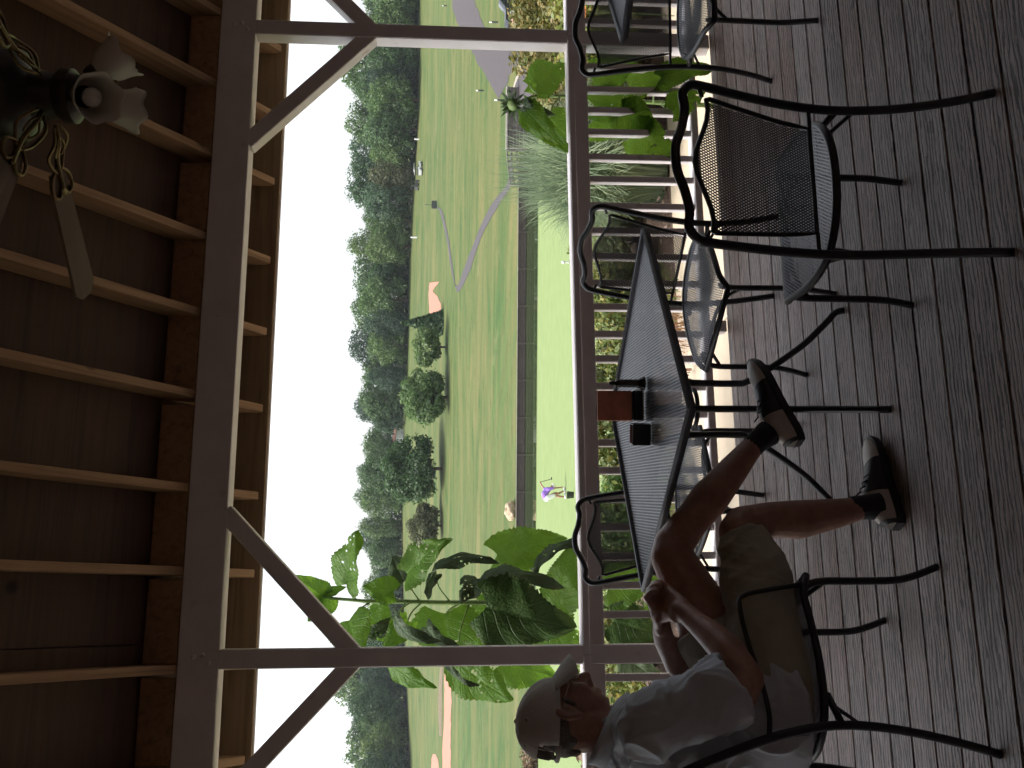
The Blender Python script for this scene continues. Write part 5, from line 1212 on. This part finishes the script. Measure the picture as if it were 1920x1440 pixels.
for x in (-1.35, 1.35):
    for y in (-.8, .8): m = MB(); m.tube([(x, y-.1, .32), (x, y+.1, .32)], .32, 18); w_ = m.obj('wheel', DK, t, 40); m = MB(); m.tube([(x, y-.105, .32), (x, y+.105, .32)], .19, 12); m.obj('rim', WHT, w_, 40)
for y in (-.6, .6): board('tail_light', -2.24, -2.16, y-.15, y+.15, .62, .75, simple('red_lens', (.4, .02, .02), .3, .1, 3, 0), t, .01)

# the golfer bending over on the green
b = hit(1061, 930, 30); gm_ = thing('person', 'golfer in purple shirt, white shorts and white cap bending far over on the green', 'person', b, math.atan2(RH[1], RH[0])+R(20))
m = MB()
for s, fx in ((-1, -.05), (1, .28)): m.chain([((-.10+.2*(s > 0)*.3, s*.10, .82), .095), ((.02+fx*.5, s*.12, .47), .062), ((-.02+fx*.6, s*.12, .30), .055), ((-.02+fx, s*.12, .09), .04)], 10)
m.chain([((-.10, 0, .88), .13), ((.10, 0, .95), .13), ((.30, 0, .80), .12)], 12); m.rcone((.34, 0, .74), .06, (.40, 0, .66), .06, 10); m.ball((.43, 0, .58), (.10, .085, .115), 12)
m.chain([((.28, -.17, .80), .055), ((.33, -.20, .50), .042), ((.36, -.14, .26), .032), ((.38, -.12, .16), .035)], 10)
m.chain([((.28, .17, .84), .055), ((.46, .26, 1.00), .042), ((.64, .22, 1.12), .032), ((.70, .20, 1.14), .036)], 10)
for k in range(4):
    m.chain([((.385, -.14+.012*k, .14), .011), ((.395, -.14+.012*k, .09), .009)], 6); m.chain([((.71, .18+.012*k, 1.13), .011), ((.74, .185+.01*k, 1.09), .009)], 6)
link('body', remesh(m, .018, 2), gm_).data.materials.append(SKIN)
m = MB(); m.chain([((-.06, 0, .94), .145), ((.10, 0, .97), .15), ((.29, 0, .83), .14)], 12); m.rcone((.27, -.17, .80), .075, (.31, -.2, .62), .07, 10); m.rcone((.27, .17, .84), .075, (.40, .23, .95), .065, 10); m.rcone((.26, -.12, .83), .10, (.26, .12, .85), .10, 10)
me = remesh(m, .02, 2); link('shirt', me, gm_); me.materials.append(simple('purple_cloth', (.30, .16, .62), .9, .15, 4, 0))
m = MB(); m.ball((-.11, 0, .88), (.16, .185, .15), 12)
for s in (-1, 1): m.rcone((-.10, s*.09, .84), .115, (-.02+.06*(s > 0), s*.12, .56), .095, 12)
me = remesh(m, .02, 2); link('shorts', me, gm_); me.materials.append(WHT)
m = MB(); m.ball((.455, 0, .545), (.115, .10, .09), 12); m.rcone((.50, 0, .56), .05, (.57, 0, .60), .03, 8); me = remesh(m, .02, 1); link('cap', me, gm_); me.materials.append(WHT)
for s, fx in ((-1, -.07), (1, .26)): m = MB(); m.ball((fx+.06, s*.12, .045), (.15, .055, .05), 10); m.obj('shoe', WHT, gm_, 180)
M_ = gm_.matrix_basis; gc = thing('golf_club', 'golf club held out behind by the bending golfer', 'golf club', b, gm_.rotation_euler.z); m = MB(); m.tube([(.70, .20, 1.14), (.86, .26, .62)], .014, 6); m.obj('shaft', GRY, gc, 180); m = MB(); m.box(.84, .94, .22, .30, .58, .63); m.obj('head', GRY, gc, 0)

# ------------------------------------------------------------------ summer haze over the valley
hz_m = bpy.data.materials.new('haze_air'); hz_m.use_nodes = True; hn = hz_m.node_tree; hn.nodes.clear()
pv = hn.nodes.new('ShaderNodeVolumePrincipled'); pv.inputs['Color'].default_value = (.86, .92, 1, 1); pv.inputs['Density'].default_value = .00012; pv.inputs['Anisotropy'].default_value = .2
ho = hn.nodes.new('ShaderNodeOutputMaterial'); hn.links.new(pv.outputs[0], ho.inputs['Volume'])
m = MB(); m.box(-1100, 1100, -300, 1150, -8, 46); tag(m.obj('haze', hz_m, smooth=0), 'thin summer haze over the valley', kind='stuff')
